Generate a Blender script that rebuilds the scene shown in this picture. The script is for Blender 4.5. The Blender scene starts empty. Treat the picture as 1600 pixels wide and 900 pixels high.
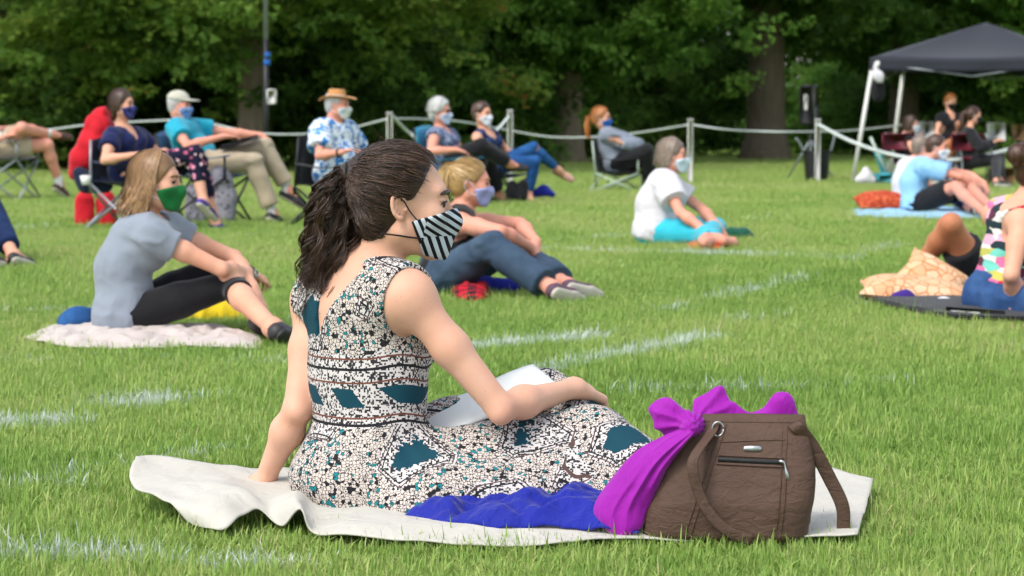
import bpy, math, random
import numpy as np
from mathutils import Vector, Matrix

rnd = random.Random(7)
R = math.radians
# ------------------------------------------------------------------ camera
SC = bpy.context.scene
PW, PH, LENS = 1600.0, 900.0, 85.0
FOC = PW * LENS / 36.0
CAM_H, HORIZON = 0.90, 190.0
PITCH = math.atan((PH / 2 - HORIZON) / FOC)
cam_data = bpy.data.cameras.new('camera')
cam_data.lens = LENS
cam_data.sensor_width = 36.0
cam_data.clip_start = 0.1
cam_data.clip_end = 2000
cam_data.dof.use_dof = True
cam_data.dof.focus_distance = 5.55
cam_data.dof.aperture_fstop = 7.8
cam = bpy.data.objects.new('camera', cam_data)
SC.collection.objects.link(cam)
cam.location = (0, 0, CAM_H)
cam.rotation_euler = (math.pi / 2 - PITCH, 0, 0)
SC.camera = cam
# ------------------------------------------------------------------ sky, sun, exposure
SUN_EL, SUN_AZ = R(52), R(222)          # azimuth the light comes from, clockwise from +Y
world = bpy.data.worlds.new('World')
SC.world = world
world.use_nodes = True
_n = world.node_tree.nodes
_l = world.node_tree.links
_n.clear()
_sky = _n.new('ShaderNodeTexSky')
_sky.sky_type = 'NISHITA'
_sky.sun_disc = False
_sky.sun_elevation = SUN_EL
_sky.sun_rotation = SUN_AZ
_sky.air_density = 1.0
_sky.dust_density = 1.5
_hs = _n.new('ShaderNodeHueSaturation')
_hs.inputs['Saturation'].default_value = 0.45
_bg = _n.new('ShaderNodeBackground')
_bg.inputs['Strength'].default_value = 0.15
_wo = _n.new('ShaderNodeOutputWorld')
_l.new(_sky.outputs[0], _hs.inputs['Color'])
_l.new(_hs.outputs[0], _bg.inputs['Color'])
_l.new(_bg.outputs[0], _wo.inputs[0])
_sd = bpy.data.lights.new('sun', 'SUN')
_sd.energy = 1.25
_sd.angle = R(20)
_sd.color = (1.0, 0.95, 0.87)
sun = bpy.data.objects.new('sun', _sd)
SC.collection.objects.link(sun)
_dir = Vector((-math.sin(SUN_AZ) * math.cos(SUN_EL), -math.cos(SUN_AZ) * math.cos(SUN_EL), -math.sin(SUN_EL)))
sun.rotation_euler = _dir.to_track_quat('-Z', 'Y').to_euler()
sun.location = (0, 0, 30)
SC.view_settings.view_transform = 'Standard'
SC.view_settings.look = 'None'
SC.view_settings.gamma = 1
SC.view_settings.use_curve_mapping = False
SC.view_settings.exposure = 0.95
SC.render.engine = 'CYCLES'
SC.cycles.use_denoising = True
SC.cycles.max_bounces = 5
SC.cycles.diffuse_bounces = 3
SC.cycles.glossy_bounces = 2
SC.cycles.transmission_bounces = 3
SC.cycles.adaptive_threshold = 0.03

# ------------------------------------------------------------------ geometry of the view (used once, to survey positions)
_cp, _sp = math.cos(PITCH), math.sin(PITCH)
def ray(px, py):
    x = (px - PW / 2) / FOC
    y = (PH / 2 - py) / FOC
    return np.array([x, _cp + y * _sp, -_sp + y * _cp])
EYE = np.array([0, 0, CAM_H])
def W(px, py, Y):
    d = ray(px, py)
    return EYE + d * (Y / d[1])
def G(px, py, z=0.0):
    d = ray(px, py)
    return EYE + d * ((z - CAM_H) / d[2])
def rowY(row):
    return float(G(800, row)[1])
def V(*a):
    return np.array(a, float)
def nrm(v):
    v = np.asarray(v, float)
    return v / max(np.linalg.norm(v), 1e-9)

# ------------------------------------------------------------------ objects
COL = SC.collection
def tag(o, label=None, cat=None, group=None, kind=None):
    if label: o['label'] = label
    if cat: o['category'] = cat
    if group: o['group'] = group
    if kind: o['kind'] = kind
    return o
def empty(name, loc, label, cat, group=None):
    o = bpy.data.objects.new(name, None)
    o.empty_display_size = 0.1
    o.location = tuple(float(x) for x in loc)
    COL.objects.link(o)
    return tag(o, label, cat, group)
def world_loc(o):
    v = Vector((0, 0, 0))
    while o is not None:
        v = v + o.location
        o = o.parent
    return np.array(v)
def mesh_data(name, v, f, smooth=True):
    """v (n,3) array, f (m,4) or (m,3) int array or list of polygons"""
    me = bpy.data.meshes.new(name)
    v = np.asarray(v, np.float32)
    if isinstance(f, np.ndarray):
        k = f.shape[1]
        me.vertices.add(len(v))
        me.vertices.foreach_set('co', v.ravel())
        me.loops.add(f.size)
        me.loops.foreach_set('vertex_index', f.astype(np.int32).ravel())
        me.polygons.add(len(f))
        me.polygons.foreach_set('loop_start', np.arange(0, f.size, k, dtype=np.int32))
    else:
        me.from_pydata([tuple(map(float, p)) for p in v], [], [tuple(map(int, q)) for q in f])
    me.update(calc_edges=True)
    me.polygons.foreach_set('use_smooth', np.full(len(me.polygons), smooth, bool))
    return me
def obj(name, vf, mat, parent=None, smooth=True):
    """one mesh object from world-space geometry, re-based to its parent's origin"""
    v, f = vf
    v = np.asarray(v, float)
    if parent is not None:
        org = world_loc(parent)
    else:
        org = V((v[:, 0].min() + v[:, 0].max()) / 2, (v[:, 1].min() + v[:, 1].max()) / 2, v[:, 2].min())
    o = bpy.data.objects.new(name, mesh_data(name, v - org, f, smooth))
    if parent is None:
        o.location = tuple(map(float, org))
    o.data.materials.append(mat)
    COL.objects.link(o)
    o.parent = parent
    return o
class MB:
    """collects pieces of one mesh"""
    def __init__(s): s.v, s.f, s.n = [], [], 0
    def add(s, v, f):
        s.v.append(np.asarray(v, float))
        s.f += [tuple(int(i) + s.n for i in q) for q in f]
        s.n += len(v)
        return s
    def get(s): return np.concatenate(s.v), s.f
def tube(pts, r, sides=8, caps=True, closed=False, flat=None):
    """swept tube; r scalar or per point; flat=(width dir, factor) squashes the section across"""
    pts = np.asarray(pts, float)
    n = len(pts)
    rs = np.full(n, r, float) if np.isscalar(r) else np.asarray(r, float)
    tn = np.gradient(pts, axis=0)
    if closed:
        tn = np.roll(pts, -1, 0) - np.roll(pts, 1, 0)
    tn /= np.maximum(np.linalg.norm(tn, axis=1, keepdims=True), 1e-9)
    u = np.cross(tn[0], [0, 0, 1.0])
    if np.linalg.norm(u) < 1e-3: u = np.cross(tn[0], [0, 1.0, 0])
    u = nrm(u)
    v = []
    ang = np.linspace(0, 2 * np.pi, sides, endpoint=False)
    for i in range(n):
        if flat is None:
            u = nrm(u - tn[i] * u.dot(tn[i]))
            w = np.cross(tn[i], u)
            a, b = rs[i], rs[i]
        else:
            fd = flat[0][i] if np.ndim(flat[0]) == 2 else flat[0]
            u = nrm(fd - tn[i] * np.dot(fd, tn[i]))
            w = np.cross(tn[i], u)
            a, b = rs[i], rs[i] * flat[1]
        v.append(pts[i] + np.outer(np.cos(ang), u) * a + np.outer(np.sin(ang), w) * b)
    v = np.concatenate(v)
    f = []
    m = n if closed else n - 1
    for i in range(m):
        j = (i + 1) % n
        for k in range(sides):
            k2 = (k + 1) % sides
            f.append((i * sides + k, i * sides + k2, j * sides + k2, j * sides + k))
    if caps and not closed:
        f.append(tuple(range(sides))[::-1])
        f.append(tuple((n - 1) * sides + k for k in range(sides)))
    return v, f
def box(c, size, ax=None, bev=0.0):
    """box with chamfered edges; ax: 3 unit vectors"""
    c = np.asarray(c, float)
    h = np.asarray(size, float) / 2
    ax = np.eye(3) if ax is None else np.asarray(ax, float)
    if bev <= 0:
        sg = [(-1, -1, -1), (1, -1, -1), (1, 1, -1), (-1, 1, -1), (-1, -1, 1), (1, -1, 1), (1, 1, 1), (-1, 1, 1)]
        v = np.array([c + (np.array(q) * h) @ ax for q in sg])
        return v, [(3, 2, 1, 0), (4, 5, 6, 7), (0, 1, 5, 4), (1, 2, 6, 5), (2, 3, 7, 6), (3, 0, 4, 7)]
    b = min(bev, h.min() * 0.9)
    v, idx = [], {}
    for sx in (-1, 1):
        for sy in (-1, 1):
            for sz in (-1, 1):
                s = np.array([sx, sy, sz])
                for a in range(3):
                    q = s * (h - b)
                    q[a] = s[a] * h[a]
                    idx[(sx, sy, sz, a)] = len(v)
                    v.append(c + q @ ax)
    f = []
    S = (-1, 1)
    for a in range(3):
        o1, o2 = (a + 1) % 3, (a + 2) % 3
        for s in S:
            q = []
            for (p, r_) in ((-1, -1), (1, -1), (1, 1), (-1, 1)):
                k = [0, 0, 0]; k[a] = s; k[o1] = p; k[o2] = r_
                q.append(idx[(*k, a)])
            f.append(tuple(q if s > 0 else q[::-1]))
        for p in S:
            for r_ in S:
                k0 = [0, 0, 0]; k1 = [0, 0, 0]
                k0[a] = -1; k1[a] = 1
                k0[o1] = k1[o1] = p; k0[o2] = k1[o2] = r_
                q = (idx[(*k0, o1)], idx[(*k1, o1)], idx[(*k1, o2)], idx[(*k0, o2)])
                f.append(q if p * r_ > 0 else q[::-1])
    for sx in S:
        for sy in S:
            for sz in S:
                q = tuple(idx[(sx, sy, sz, a)] for a in range(3))
                f.append(q if sx * sy * sz > 0 else q[::-1])
    return np.array(v), f
def sheet(P, thick=0.0):
    """P (n,m,3) grid of points -> solid sheet of the given thickness"""
    P = np.asarray(P, float)
    n, m = P.shape[:2]
    du = np.gradient(P, axis=0)
    dv = np.gradient(P, axis=1)
    N = np.cross(du, dv)
    N /= np.maximum(np.linalg.norm(N, axis=2, keepdims=True), 1e-12)
    A = (P + N * thick / 2).reshape(-1, 3)
    i = np.arange(n * m).reshape(n, m)
    q = np.stack([i[:-1, :-1], i[1:, :-1], i[1:, 1:], i[:-1, 1:]], -1).reshape(-1, 4)
    if thick <= 0:
        return A, q
    B = (P - N * thick / 2).reshape(-1, 3)
    k = n * m
    ring = np.concatenate([i[:, 0], i[-1, 1:], i[-2::-1, -1], i[0, -2:0:-1]])
    r2 = np.roll(ring, -1)
    side = np.stack([r2, ring, ring + k, r2 + k], -1)
    return np.concatenate([A, B]), np.concatenate([q, q[:, ::-1] + k, side])
def lerp_path(pts, n):
    """resample a polyline (Catmull-Rom smoothed) to n points"""
    p = np.asarray(pts, float)
    if len(p) == 2:
        t = np.linspace(0, 1, n)[:, None]
        return p[0] * (1 - t) + p[1] * t
    q = np.concatenate([[2 * p[0] - p[1]], p, [2 * p[-1] - p[-2]]])
    d = np.concatenate([[0], np.cumsum(np.linalg.norm(np.diff(p, axis=0), axis=1))])
    out = []
    for s in np.linspace(0, d[-1], n):
        i = min(max(int(np.searchsorted(d, s, 'right')) - 1, 0), len(p) - 2)
        t = (s - d[i]) / max(d[i + 1] - d[i], 1e-9)
        a, b, c, e = q[i], q[i + 1], q[i + 2], q[i + 3]
        out.append(0.5 * (2 * b + (c - a) * t + (2 * a - 5 * b + 4 * c - e) * t * t + (3 * b - a - 3 * c + e) * t ** 3))
    return np.array(out)
def coons(bot, right, top, left, n, m):
    """sheet grid from four edge polylines: bot/top run left->right, left/right run bot->top"""
    b, t = lerp_path(bot, n), lerp_path(top, n)
    l, r = lerp_path(left, m), lerp_path(right, m)
    u = np.linspace(0, 1, n)[:, None, None]
    v = np.linspace(0, 1, m)[None, :, None]
    S = (1 - v) * b[:, None] + v * t[:, None] + (1 - u) * l[None] + u * r[None]
    C = (1 - u) * (1 - v) * b[0] + u * (1 - v) * b[-1] + (1 - u) * v * t[0] + u * v * t[-1]
    return S - C
def wav(p, seed, freq, octs=3):
    """smooth pseudo-noise from warped sines, about -1..1"""
    g = np.random.RandomState(seed)
    p = np.asarray(p, float)
    out = np.zeros(p.shape[:-1])
    amp, tot = 1.0, 0
    for o in range(octs):
        for k in range(4):
            d = g.normal(size=3); d /= np.linalg.norm(d)
            e = g.normal(size=3); e /= np.linalg.norm(e)
            w = np.sin(p @ e * freq * 0.7 + g.uniform(0, 6.3)) * 1.1
            out += amp * np.sin(p @ d * freq + w + g.uniform(0, 6.3)) / 2
        tot += amp
        amp *= 0.5
        freq *= 2.03
    return out / tot / 1.4

# ------------------------------------------------------------------ signed-distance modelling -> one continuous surface
class SDF:
    def __init__(s): s.p = []
    def cone(s, a, b, ra, rb, k=0.02, w=None, sc=1.0, op='u'):
        s.p.append(('c', np.asarray(a, float), np.asarray(b, float), ra, rb, k, None if w is None else nrm(w), sc, op)); return s
    def chain(s, pts, rs, k=0.02, op='u'):
        for i in range(len(pts) - 1): s.cone(pts[i], pts[i + 1], rs[i], rs[i + 1], k, op=op)
        return s
    def ell(s, c, r, ax=None, k=0.02, op='u'):
        s.p.append(('e', np.asarray(c, float), np.asarray(r, float), np.eye(3) if ax is None else np.asarray(ax, float), k, op)); return s
    def rbox(s, c, h, rad, ax=None, k=0.02, op='u'):
        s.p.append(('b', np.asarray(c, float), np.asarray(h, float), rad, np.eye(3) if ax is None else np.asarray(ax, float), k, op)); return s
    def plane(s, pt, n):
        """keep the side the normal points away from"""
        s.p.append(('p', np.asarray(pt, float), nrm(n))); return s
    def bounds(s, pad):
        lo, hi = np.full(3, 1e9), np.full(3, -1e9)
        for q in s.p:
            if q[0] == 'c' and q[8] == 'u':
                r = max(q[3], q[4]) * max(1, q[7])
                lo = np.minimum(lo, np.minimum(q[1], q[2]) - r); hi = np.maximum(hi, np.maximum(q[1], q[2]) + r)
            elif q[0] == 'e' and q[5] == 'u':
                lo = np.minimum(lo, q[1] - q[2].max()); hi = np.maximum(hi, q[1] + q[2].max())
            elif q[0] == 'b' and q[6] == 'u':
                r = np.linalg.norm(q[2]) + q[3]
                lo = np.minimum(lo, q[1] - r); hi = np.maximum(hi, q[1] + r)
        return lo - pad, hi + pad
    def mesh(s, vox, smooth=2, disp=None):
        lo, hi = s.bounds(vox * 3)
        n = np.ceil((hi - lo) / vox).astype(int) + 1
        F = np.full(tuple(n), 0.06, np.float32)
        ax_ = [lo[i] + np.arange(n[i]) * vox for i in range(3)]
        for q in s.p:
            if q[0] == 'p':
                X, Y, Z = (ax_[0] - q[1][0])[:, None, None], (ax_[1] - q[1][1])[None, :, None], (ax_[2] - q[1][2])[None, None, :]
                F = np.maximum(F, (X * q[2][0] + Y * q[2][1] + Z * q[2][2]).astype(np.float32)); continue
            if q[0] == 'c':
                r = max(q[3], q[4]) * max(1, q[7]); k = q[5]; op = q[8]
                a, b = np.minimum(q[1], q[2]) - r, np.maximum(q[1], q[2]) + r
            elif q[0] == 'e':
                r = q[2].max(); k = q[4]; op = q[5]
                a, b = q[1] - r, q[1] + r
            else:
                r = np.linalg.norm(q[2]) + q[3]; k = q[5]; op = q[6]
                a, b = q[1] - r, q[1] + r
            m = k + 3 * vox
            i0 = np.clip(np.floor((a - m - lo) / vox).astype(int), 0, n); i1 = np.clip(np.ceil((b + m - lo) / vox).astype(int) + 1, 0, n)
            if (i1 <= i0).any(): continue
            sl = tuple(slice(i0[i], i1[i]) for i in range(3))
            X, Y, Z = np.meshgrid(*[ax_[i][sl[i]].astype(np.float32) for i in range(3)], indexing='ij', sparse=True)
            if q[0] == 'c':
                pa, ba = q[1], q[2] - q[1]
                w, sc = q[6], q[7]
                x, y, z = X - pa[0], Y - pa[1], Z - pa[2]
                if w is not None and sc != 1.0:
                    g = (1 / sc - 1)
                    dt = (x * w[0] + y * w[1] + z * w[2]) * g
                    x, y, z = x + dt * w[0], y + dt * w[1], z + dt * w[2]
                    ba = ba + w * (ba.dot(w) * g)
                l2 = max(ba.dot(ba), 1e-9)
                t = np.clip((x * ba[0] + y * ba[1] + z * ba[2]) / l2, 0, 1)
                d = np.sqrt((x - t * ba[0]) ** 2 + (y - t * ba[1]) ** 2 + (z - t * ba[2]) ** 2) - (q[3] + (q[4] - q[3]) * t)
                if sc < 1: d = d * sc
            else:
                A = q[3] if q[0] == 'e' else q[4]
                x, y, z = X - q[1][0], Y - q[1][1], Z - q[1][2]
                L = [x * A[i][0] + y * A[i][1] + z * A[i][2] for i in range(3)]
                if q[0] == 'e':
                    rr = q[2]
                    k0 = np.sqrt(sum((L[i] / rr[i]) ** 2 for i in range(3)))
                    k1 = np.sqrt(sum((L[i] / rr[i] ** 2) ** 2 for i in range(3)))
                    d = np.where(k1 > 1e-6, k0 * (k0 - 1) / np.maximum(k1, 1e-6), -rr.min())
                else:
                    D = [np.abs(L[i]) - q[2][i] for i in range(3)]
                    d = np.sqrt(sum(np.maximum(e, 0) ** 2 for e in D)) + np.minimum(np.maximum(np.maximum(D[0], D[1]), D[2]), 0) - q[3]
            A0 = F[sl]
            if op == 'u':
                h = np.maximum(k - np.abs(A0 - d), 0) / max(k, 1e-6)
                F[sl] = np.minimum(A0, d) - h * h * k * 0.25
            elif op == 's':
                h = np.maximum(k - np.abs(A0 + d), 0) / max(k, 1e-6)
                F[sl] = np.maximum(A0, -d) + h * h * k * 0.25
            else:   # intersect within its own box; everything outside the box is removed
                F2 = np.full_like(F, 0.06)
                F2[sl] = np.maximum(A0, d)
                F = F2
        v, f = nets(F, lo, vox)
        if smooth: v = relax(v, f, smooth)
        if disp is not None:
            nn = vnormals(v, f)
            v = v + nn * disp(v)[:, None]
        return v, f
def nets(F, org, vox):
    S = F < 0
    c = np.zeros(tuple(d - 1 for d in F.shape), np.int8)
    for i in (0, 1):
        for j in (0, 1):
            for k in (0, 1):
                c += S[i:S.shape[0] - 1 + i, j:S.shape[1] - 1 + j, k:S.shape[2] - 1 + k]
    I, Jx, K = np.nonzero((c > 0) & (c < 8))
    idm = np.full(c.shape, -1, np.int32)
    idm[I, Jx, K] = np.arange(len(I))
    acc = np.zeros((len(I), 3)); cnt = np.zeros(len(I))
    cor = [(0, 0, 0), (1, 0, 0), (0, 1, 0), (1, 1, 0), (0, 0, 1), (1, 0, 1), (0, 1, 1), (1, 1, 1)]
    val = [F[I + a, Jx + b, K + d] for a, b, d in cor]
    for a in range(8):
        for ax in range(3):
            if cor[a][ax]: continue
            b = a + (1 << ax)
            va, vb = val[a], val[b]
            m = (va < 0) != (vb < 0)
            t = np.where(m, va / np.where(m, va - vb, 1), 0)
            p = np.tile(np.array(cor[a], float), (len(I), 1))
            p[:, ax] += t
            acc[m] += p[m]; cnt[m] += 1
    v = (acc / np.maximum(cnt, 1)[:, None] + np.stack([I, Jx, K], 1)) * vox + org
    fs = []
    for ax in range(3):
        A = np.moveaxis(S, ax, 0); M = np.moveaxis(idm, ax, 0)
        d = A[:-1] != A[1:]
        d = d[:, 1:-1, 1:-1]
        i, j, k = np.nonzero(d)
        q = np.stack([M[i, j, k], M[i, j + 1, k], M[i, j + 1, k + 1], M[i, j, k + 1]], 1)
        ins = A[i, j + 1, k + 1]
        flip = ins if ax != 1 else ~ins
        q[~flip] = q[~flip][:, ::-1]
        fs.append(q)
    f = np.concatenate(fs)
    f = f[(f >= 0).all(1)]
    return v, f
def edges_of(f):
    k = f.shape[1]
    return np.concatenate([f[:, [i, (i + 1) % k]] for i in range(k)])
def relax(v, f, it):
    e = edges_of(f); n = len(v)
    a, b = e[:, 0], e[:, 1]
    deg = np.maximum(np.bincount(a, minlength=n) + np.bincount(b, minlength=n), 1)
    for i in range(it):
        s = np.stack([np.bincount(a, v[b, c], n) + np.bincount(b, v[a, c], n) for c in range(3)], 1) / deg[:, None]
        v = v + (s - v) * (0.5 if i % 2 == 0 else -0.35 if it > 2 else 0.3)
    return v
def vnormals(v, f):
    a, b, c = v[f[:, 0]], v[f[:, 1]], v[f[:, 2]]
    fn = np.cross(b - a, c - a)
    n = np.zeros_like(v)
    for i in range(f.shape[1]):
        for k in range(3): n[:, k] += np.bincount(f[:, i], fn[:, k], len(v))
    return n / np.maximum(np.linalg.norm(n, axis=1, keepdims=True), 1e-12)
# ------------------------------------------------------------------ materials
def lin(h):
    """sRGB hex or 0-255 triple -> linear rgb"""
    if isinstance(h, str): h = [int(h[i:i + 2], 16) for i in (0, 2, 4)]
    return tuple((c / 255 / 12.92) if c / 255 <= 0.04045 else ((c / 255 + 0.055) / 1.055) ** 2.4 for c in h)
class NT:
    def __init__(s, name):
        s.m = bpy.data.materials.new(name)
        s.m.use_nodes = True
        s.n, s.l = s.m.node_tree.nodes, s.m.node_tree.links
        s.b = s.n['Principled BSDF']
        s.out = s.n['Material Output']
    def new(s, t, **kw):
        nd = s.n.new('ShaderNode' + t)
        for k, v in kw.items(): setattr(nd, k, v)
        return nd
    def set(s, sock, v):
        if hasattr(v, 'is_linked') or isinstance(v, bpy.types.NodeSocket): s.l.new(v, sock)
        elif isinstance(v, (tuple, list)) and len(v) == 3 and sock.type == 'RGBA': sock.default_value = (*v, 1)
        else: sock.default_value = v
    def co(s): return s.new('TexCoord').outputs['Object']
    def gen(s): return s.new('NewGeometry').outputs['Position']
    def map(s, vec, scale=(1, 1, 1), rot=(0, 0, 0), loc=(0, 0, 0)):
        nd = s.new('Mapping')
        s.l.new(vec, nd.inputs[0])
        nd.inputs['Location'].default_value = loc; nd.inputs['Rotation'].default_value = rot; nd.inputs['Scale'].default_value = scale
        return nd.outputs[0]
    def noise(s, vec, scale, detail=3, rough=0.5, dist=0.0):
        nd = s.new('TexNoise')
        s.l.new(vec, nd.inputs['Vector'])
        nd.inputs['Scale'].default_value = scale; nd.inputs['Detail'].default_value = detail
        nd.inputs['Roughness'].default_value = rough; nd.inputs['Distortion'].default_value = dist
        return nd
    def vor(s, vec, scale, feature='F1', metric='EUCLIDEAN', rand=1.0):
        nd = s.new('TexVoronoi', feature=feature)
        if feature != 'DISTANCE_TO_EDGE': nd.distance = metric
        s.l.new(vec, nd.inputs['Vector'])
        nd.inputs['Scale'].default_value = scale; nd.inputs['Randomness'].default_value = rand
        return nd
    def math(s, op, a, b=0.0, c=None):
        nd = s.new('Math', operation=op)
        s.set(nd.inputs[0], a); s.set(nd.inputs[1], b)
        if c is not None: s.set(nd.inputs[2], c)
        return nd.outputs[0]
    def ramp(s, fac, stops, interp='LINEAR'):
        nd = s.new('ValToRGB')
        s.l.new(fac, nd.inputs[0])
        nd.color_ramp.interpolation = interp
        e = nd.color_ramp.elements
        while len(e) < len(stops): e.new(0.5)
        for x, (p, c) in zip(e, stops):
            x.position = p
            x.color = (*c, 1) if not np.isscalar(c) else (c, c, c, 1)
        return nd.outputs[0]
    def mix(s, fac, a, b, mode='MIX'):
        nd = s.new('Mix', data_type='RGBA', blend_type=mode)
        s.set(nd.inputs[0], fac); s.set(nd.inputs[6], a); s.set(nd.inputs[7], b)
        return nd.outputs[2]
    def sep(s, vec):
        nd = s.new('SeparateXYZ'); s.l.new(vec, nd.inputs[0]); return nd.outputs
    def bump(s, h, strength, dist, prev=None):
        nd = s.new('Bump')
        s.l.new(h, nd.inputs['Height'])
        nd.inputs['Strength'].default_value = strength; nd.inputs['Distance'].default_value = dist
        if prev is not None: s.l.new(prev, nd.inputs['Normal'])
        s.l.new(nd.outputs[0], s.b.inputs['Normal'])
        return nd.outputs[0]
    def base(s, c, rough=0.6, spec=0.4):
        s.set(s.b.inputs['Base Color'], c)
        s.b.inputs['Roughness'].default_value = rough
        s.b.inputs['Specular IOR Level'].default_value = spec
        return s
def fab(name, col, rough=0.88, var=0.18, fold=14, bump=0.5, weave=420, sheen=0.15):
    """plain woven cloth with fold relief and slight fading"""
    t = NT(name); c = t.co()
    n1 = t.noise(c, 9, 4, 0.6)
    a = tuple(x * (1 - var) for x in col); b = tuple(min(x * (1 + var), 0.9) for x in col)
    t.base(t.mix(n1.outputs[0], a, b), rough, 0.25)
    t.b.inputs['Sheen Weight'].default_value = sheen
    w = t.noise(c, weave, 2)
    p = t.bump(w.outputs[0], 0.25, 0.0006)
    f = t.noise(t.map(c, (1, 1, 0.55)), fold, 3, 0.45, 0.8)
    t.bump(f.outputs[0], bump, 0.012, p)
    return t.m
def pat(name, build, rough=0.88, fold=14, bump=0.4):
    t = NT(name)
    c = t.co()
    t.base(build(t, c), rough, 0.25)
    f = t.noise(t.map(c, (1, 1, 0.55)), fold, 3, 0.45, 0.8)
    t.bump(f.outputs[0], bump, 0.012)
    return t.m
def plain(name, col, rough=0.5, metal=0.0, var=0.1, nscale=25):
    t = NT(name); c = t.co()
    n = t.noise(c, nscale, 4)
    t.base(t.mix(n.outputs[0], tuple(x * (1 - var) for x in col), tuple(min(1, x * (1 + var)) for x in col)), rough, 0.5)
    t.b.inputs['Metallic'].default_value = metal
    t.bump(n.outputs[0], 0.08, 0.002)
    return t.m
def skin(name, col, sss=0.0):
    t = NT(name); c = t.co()
    n = t.noise(c, 30, 6, 0.7)
    red = (col[0] * 0.97, col[1] * 0.84, col[2] * 0.80)
    lite = tuple(min(x * 1.07, 0.85) for x in col)
    sp = t.vor(c, 75)
    fr = t.math('MULTIPLY', t.math('LESS_THAN', sp.outputs['Distance'], 0.10), t.math('GREATER_THAN', t.sep(sp.outputs['Color'])[0], 0.62))
    tone = t.mix(n.outputs[0], red, lite)
    big = t.noise(c, 5.5, 3)
    tone = t.mix(t.math('MULTIPLY', t.ramp(big.outputs[0], [(0.42, 0), (0.72, 1)]), 0.45), tone, (col[0] * 0.98, col[1] * 0.74, col[2] * 0.66))
    t.base(t.mix(t.math('MULTIPLY', fr, 0.5), tone, (col[0] * 0.50, col[1] * 0.36, col[2] * 0.28)), 0.56, 0.35)
    if sss:
        t.b.inputs['Subsurface Weight'].default_value = sss
        t.b.inputs['Subsurface Radius'].default_value = (1.0, 0.35, 0.2)
        t.b.inputs['Subsurface Scale'].default_value = 0.008
    f = t.noise(c, 320, 3)
    p = t.bump(f.outputs[0], 0.2, 0.001)
    t.bump(t.noise(c, 24, 3).outputs[0], 0.10, 0.006, p)
    return t.m
def hairmat(name, dark, light):
    t = NT(name); c = t.co()
    n = t.noise(t.map(c, (1, 1, 0.35)), 60, 3)
    at = t.new('Attribute'); at.attribute_name = 'tone'
    f = t.math('ADD', t.math('MULTIPLY', at.outputs['Fac'], 0.7), t.math('MULTIPLY', n.outputs[0], 0.35))
    t.base(t.mix(f, dark, light), 0.38, 0.5)
    t.bump(t.noise(t.map(c, (1, 1, 0.12)), 160, 3).outputs[0], 0.5, 0.004)
    return t.m

def _dress(t, c):
    w = t.noise(c, 7, 2)
    cw = t.mix(0.035, c, w.outputs['Color'], 'ADD')
    cream, black, teal, dteal = lin('c9beb5'), lin('1c1c20'), lin('1a7a80'), lin('0d3f4d')
    v = t.vor(cw, 125, rand=0.8)
    e = t.vor(cw, 125, 'DISTANCE_TO_EDGE', rand=0.8)
    rr = t.sep(v.outputs['Color'])
    patch = t.noise(c, 14, 2)
    cell = t.ramp(rr[0], [(0, black), (0.08, black), (0.081, cream), (0.93, cream), (0.931, teal), (1, teal)], 'CONSTANT')
    cell = t.mix(t.math('MULTIPLY', t.math('GREATER_THAN', patch.outputs[0], 0.60), t.math('GREATER_THAN', rr[1], 0.72)), cell, teal)
    knot = t.vor(cw, 190, rand=0.5)
    cell = t.mix(t.math('MULTIPLY', t.math('LESS_THAN', knot.outputs['Distance'], 0.34), t.math('GREATER_THAN', t.sep(knot.outputs['Color'])[2], 0.42)), cell, black)
    tiles = t.mix(t.math('LESS_THAN', e.outputs['Distance'], 0.062), cell, lin('2c2a2e'))
    # framed medallions
    big = t.vor(t.map(cw, (1, 1, 0.9), (0.3, 0.2, 0.5)), 5.3, 'F1', 'MANHATTAN', 0.75)
    dots = t.vor(c, 260, rand=0.3)
    fine = t.mix(t.math('LESS_THAN', t.sep(dots.outputs['Color'])[0], 0.40), lin('c9c3c0'), lin('2a2a2e'))
    zig = t.math('ADD', big.outputs['Distance'], t.math('MULTIPLY', t.math('SUBTRACT', t.vor(c, 95).outputs['Distance'], 0.3), 0.09))
    core = t.mix(t.math('LESS_THAN', zig, 0.42), fine, dteal)
    core = t.mix(t.math('COMPARE', big.outputs['Distance'], 0.655, 0.012), core, lin('54403a'))
    core = t.mix(t.math('COMPARE', big.outputs['Distance'], 0.585, 0.014), core, lin('1c1c20'))
    sel = t.math('GREATER_THAN', t.sep(big.outputs['Color'])[1], 0.12)
    inside = t.math('MULTIPLY', t.math('LESS_THAN', big.outputs['Distance'], 0.71), sel)
    body = t.mix(inside, tiles, core)
    # woven waistband rows round the bodice
    x, y, z = t.sep(c)
    zz = t.math('ADD', z, t.math('MULTIPLY', t.math('SINE', t.math('MULTIPLY', t.math('ADD', x, y), 26)), 0.006))
    def row(lo, hi): return t.math('MULTIPLY', t.math('GREATER_THAN', zz, lo), t.math('LESS_THAN', zz, hi))
    blk = t.math('GREATER_THAN', t.math('SINE', t.math('ADD', t.math('MULTIPLY', t.math('SUBTRACT', x, y), 38), t.math('MULTIPLY', z, 40))), 0.05)
    wb = t.mix(row(0.268, 0.310), fine, t.mix(blk, fine, dteal))
    for lo, hi, cc in ((0.374, 0.378, lin('6b3f33')), (0.350, 0.356, lin('1c1c20')), (0.321, 0.325, lin('6b3f33')), (0.242, 0.246, lin('6b3f33')), (0.226, 0.232, lin('1c1c20'))):
        wb = t.mix(row(lo, hi), wb, cc)
    inw = t.math('MULTIPLY', row(0.222, 0.385), t.math('LESS_THAN', x, 0.16))
    return t.mix(inw, body, wb)
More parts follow.
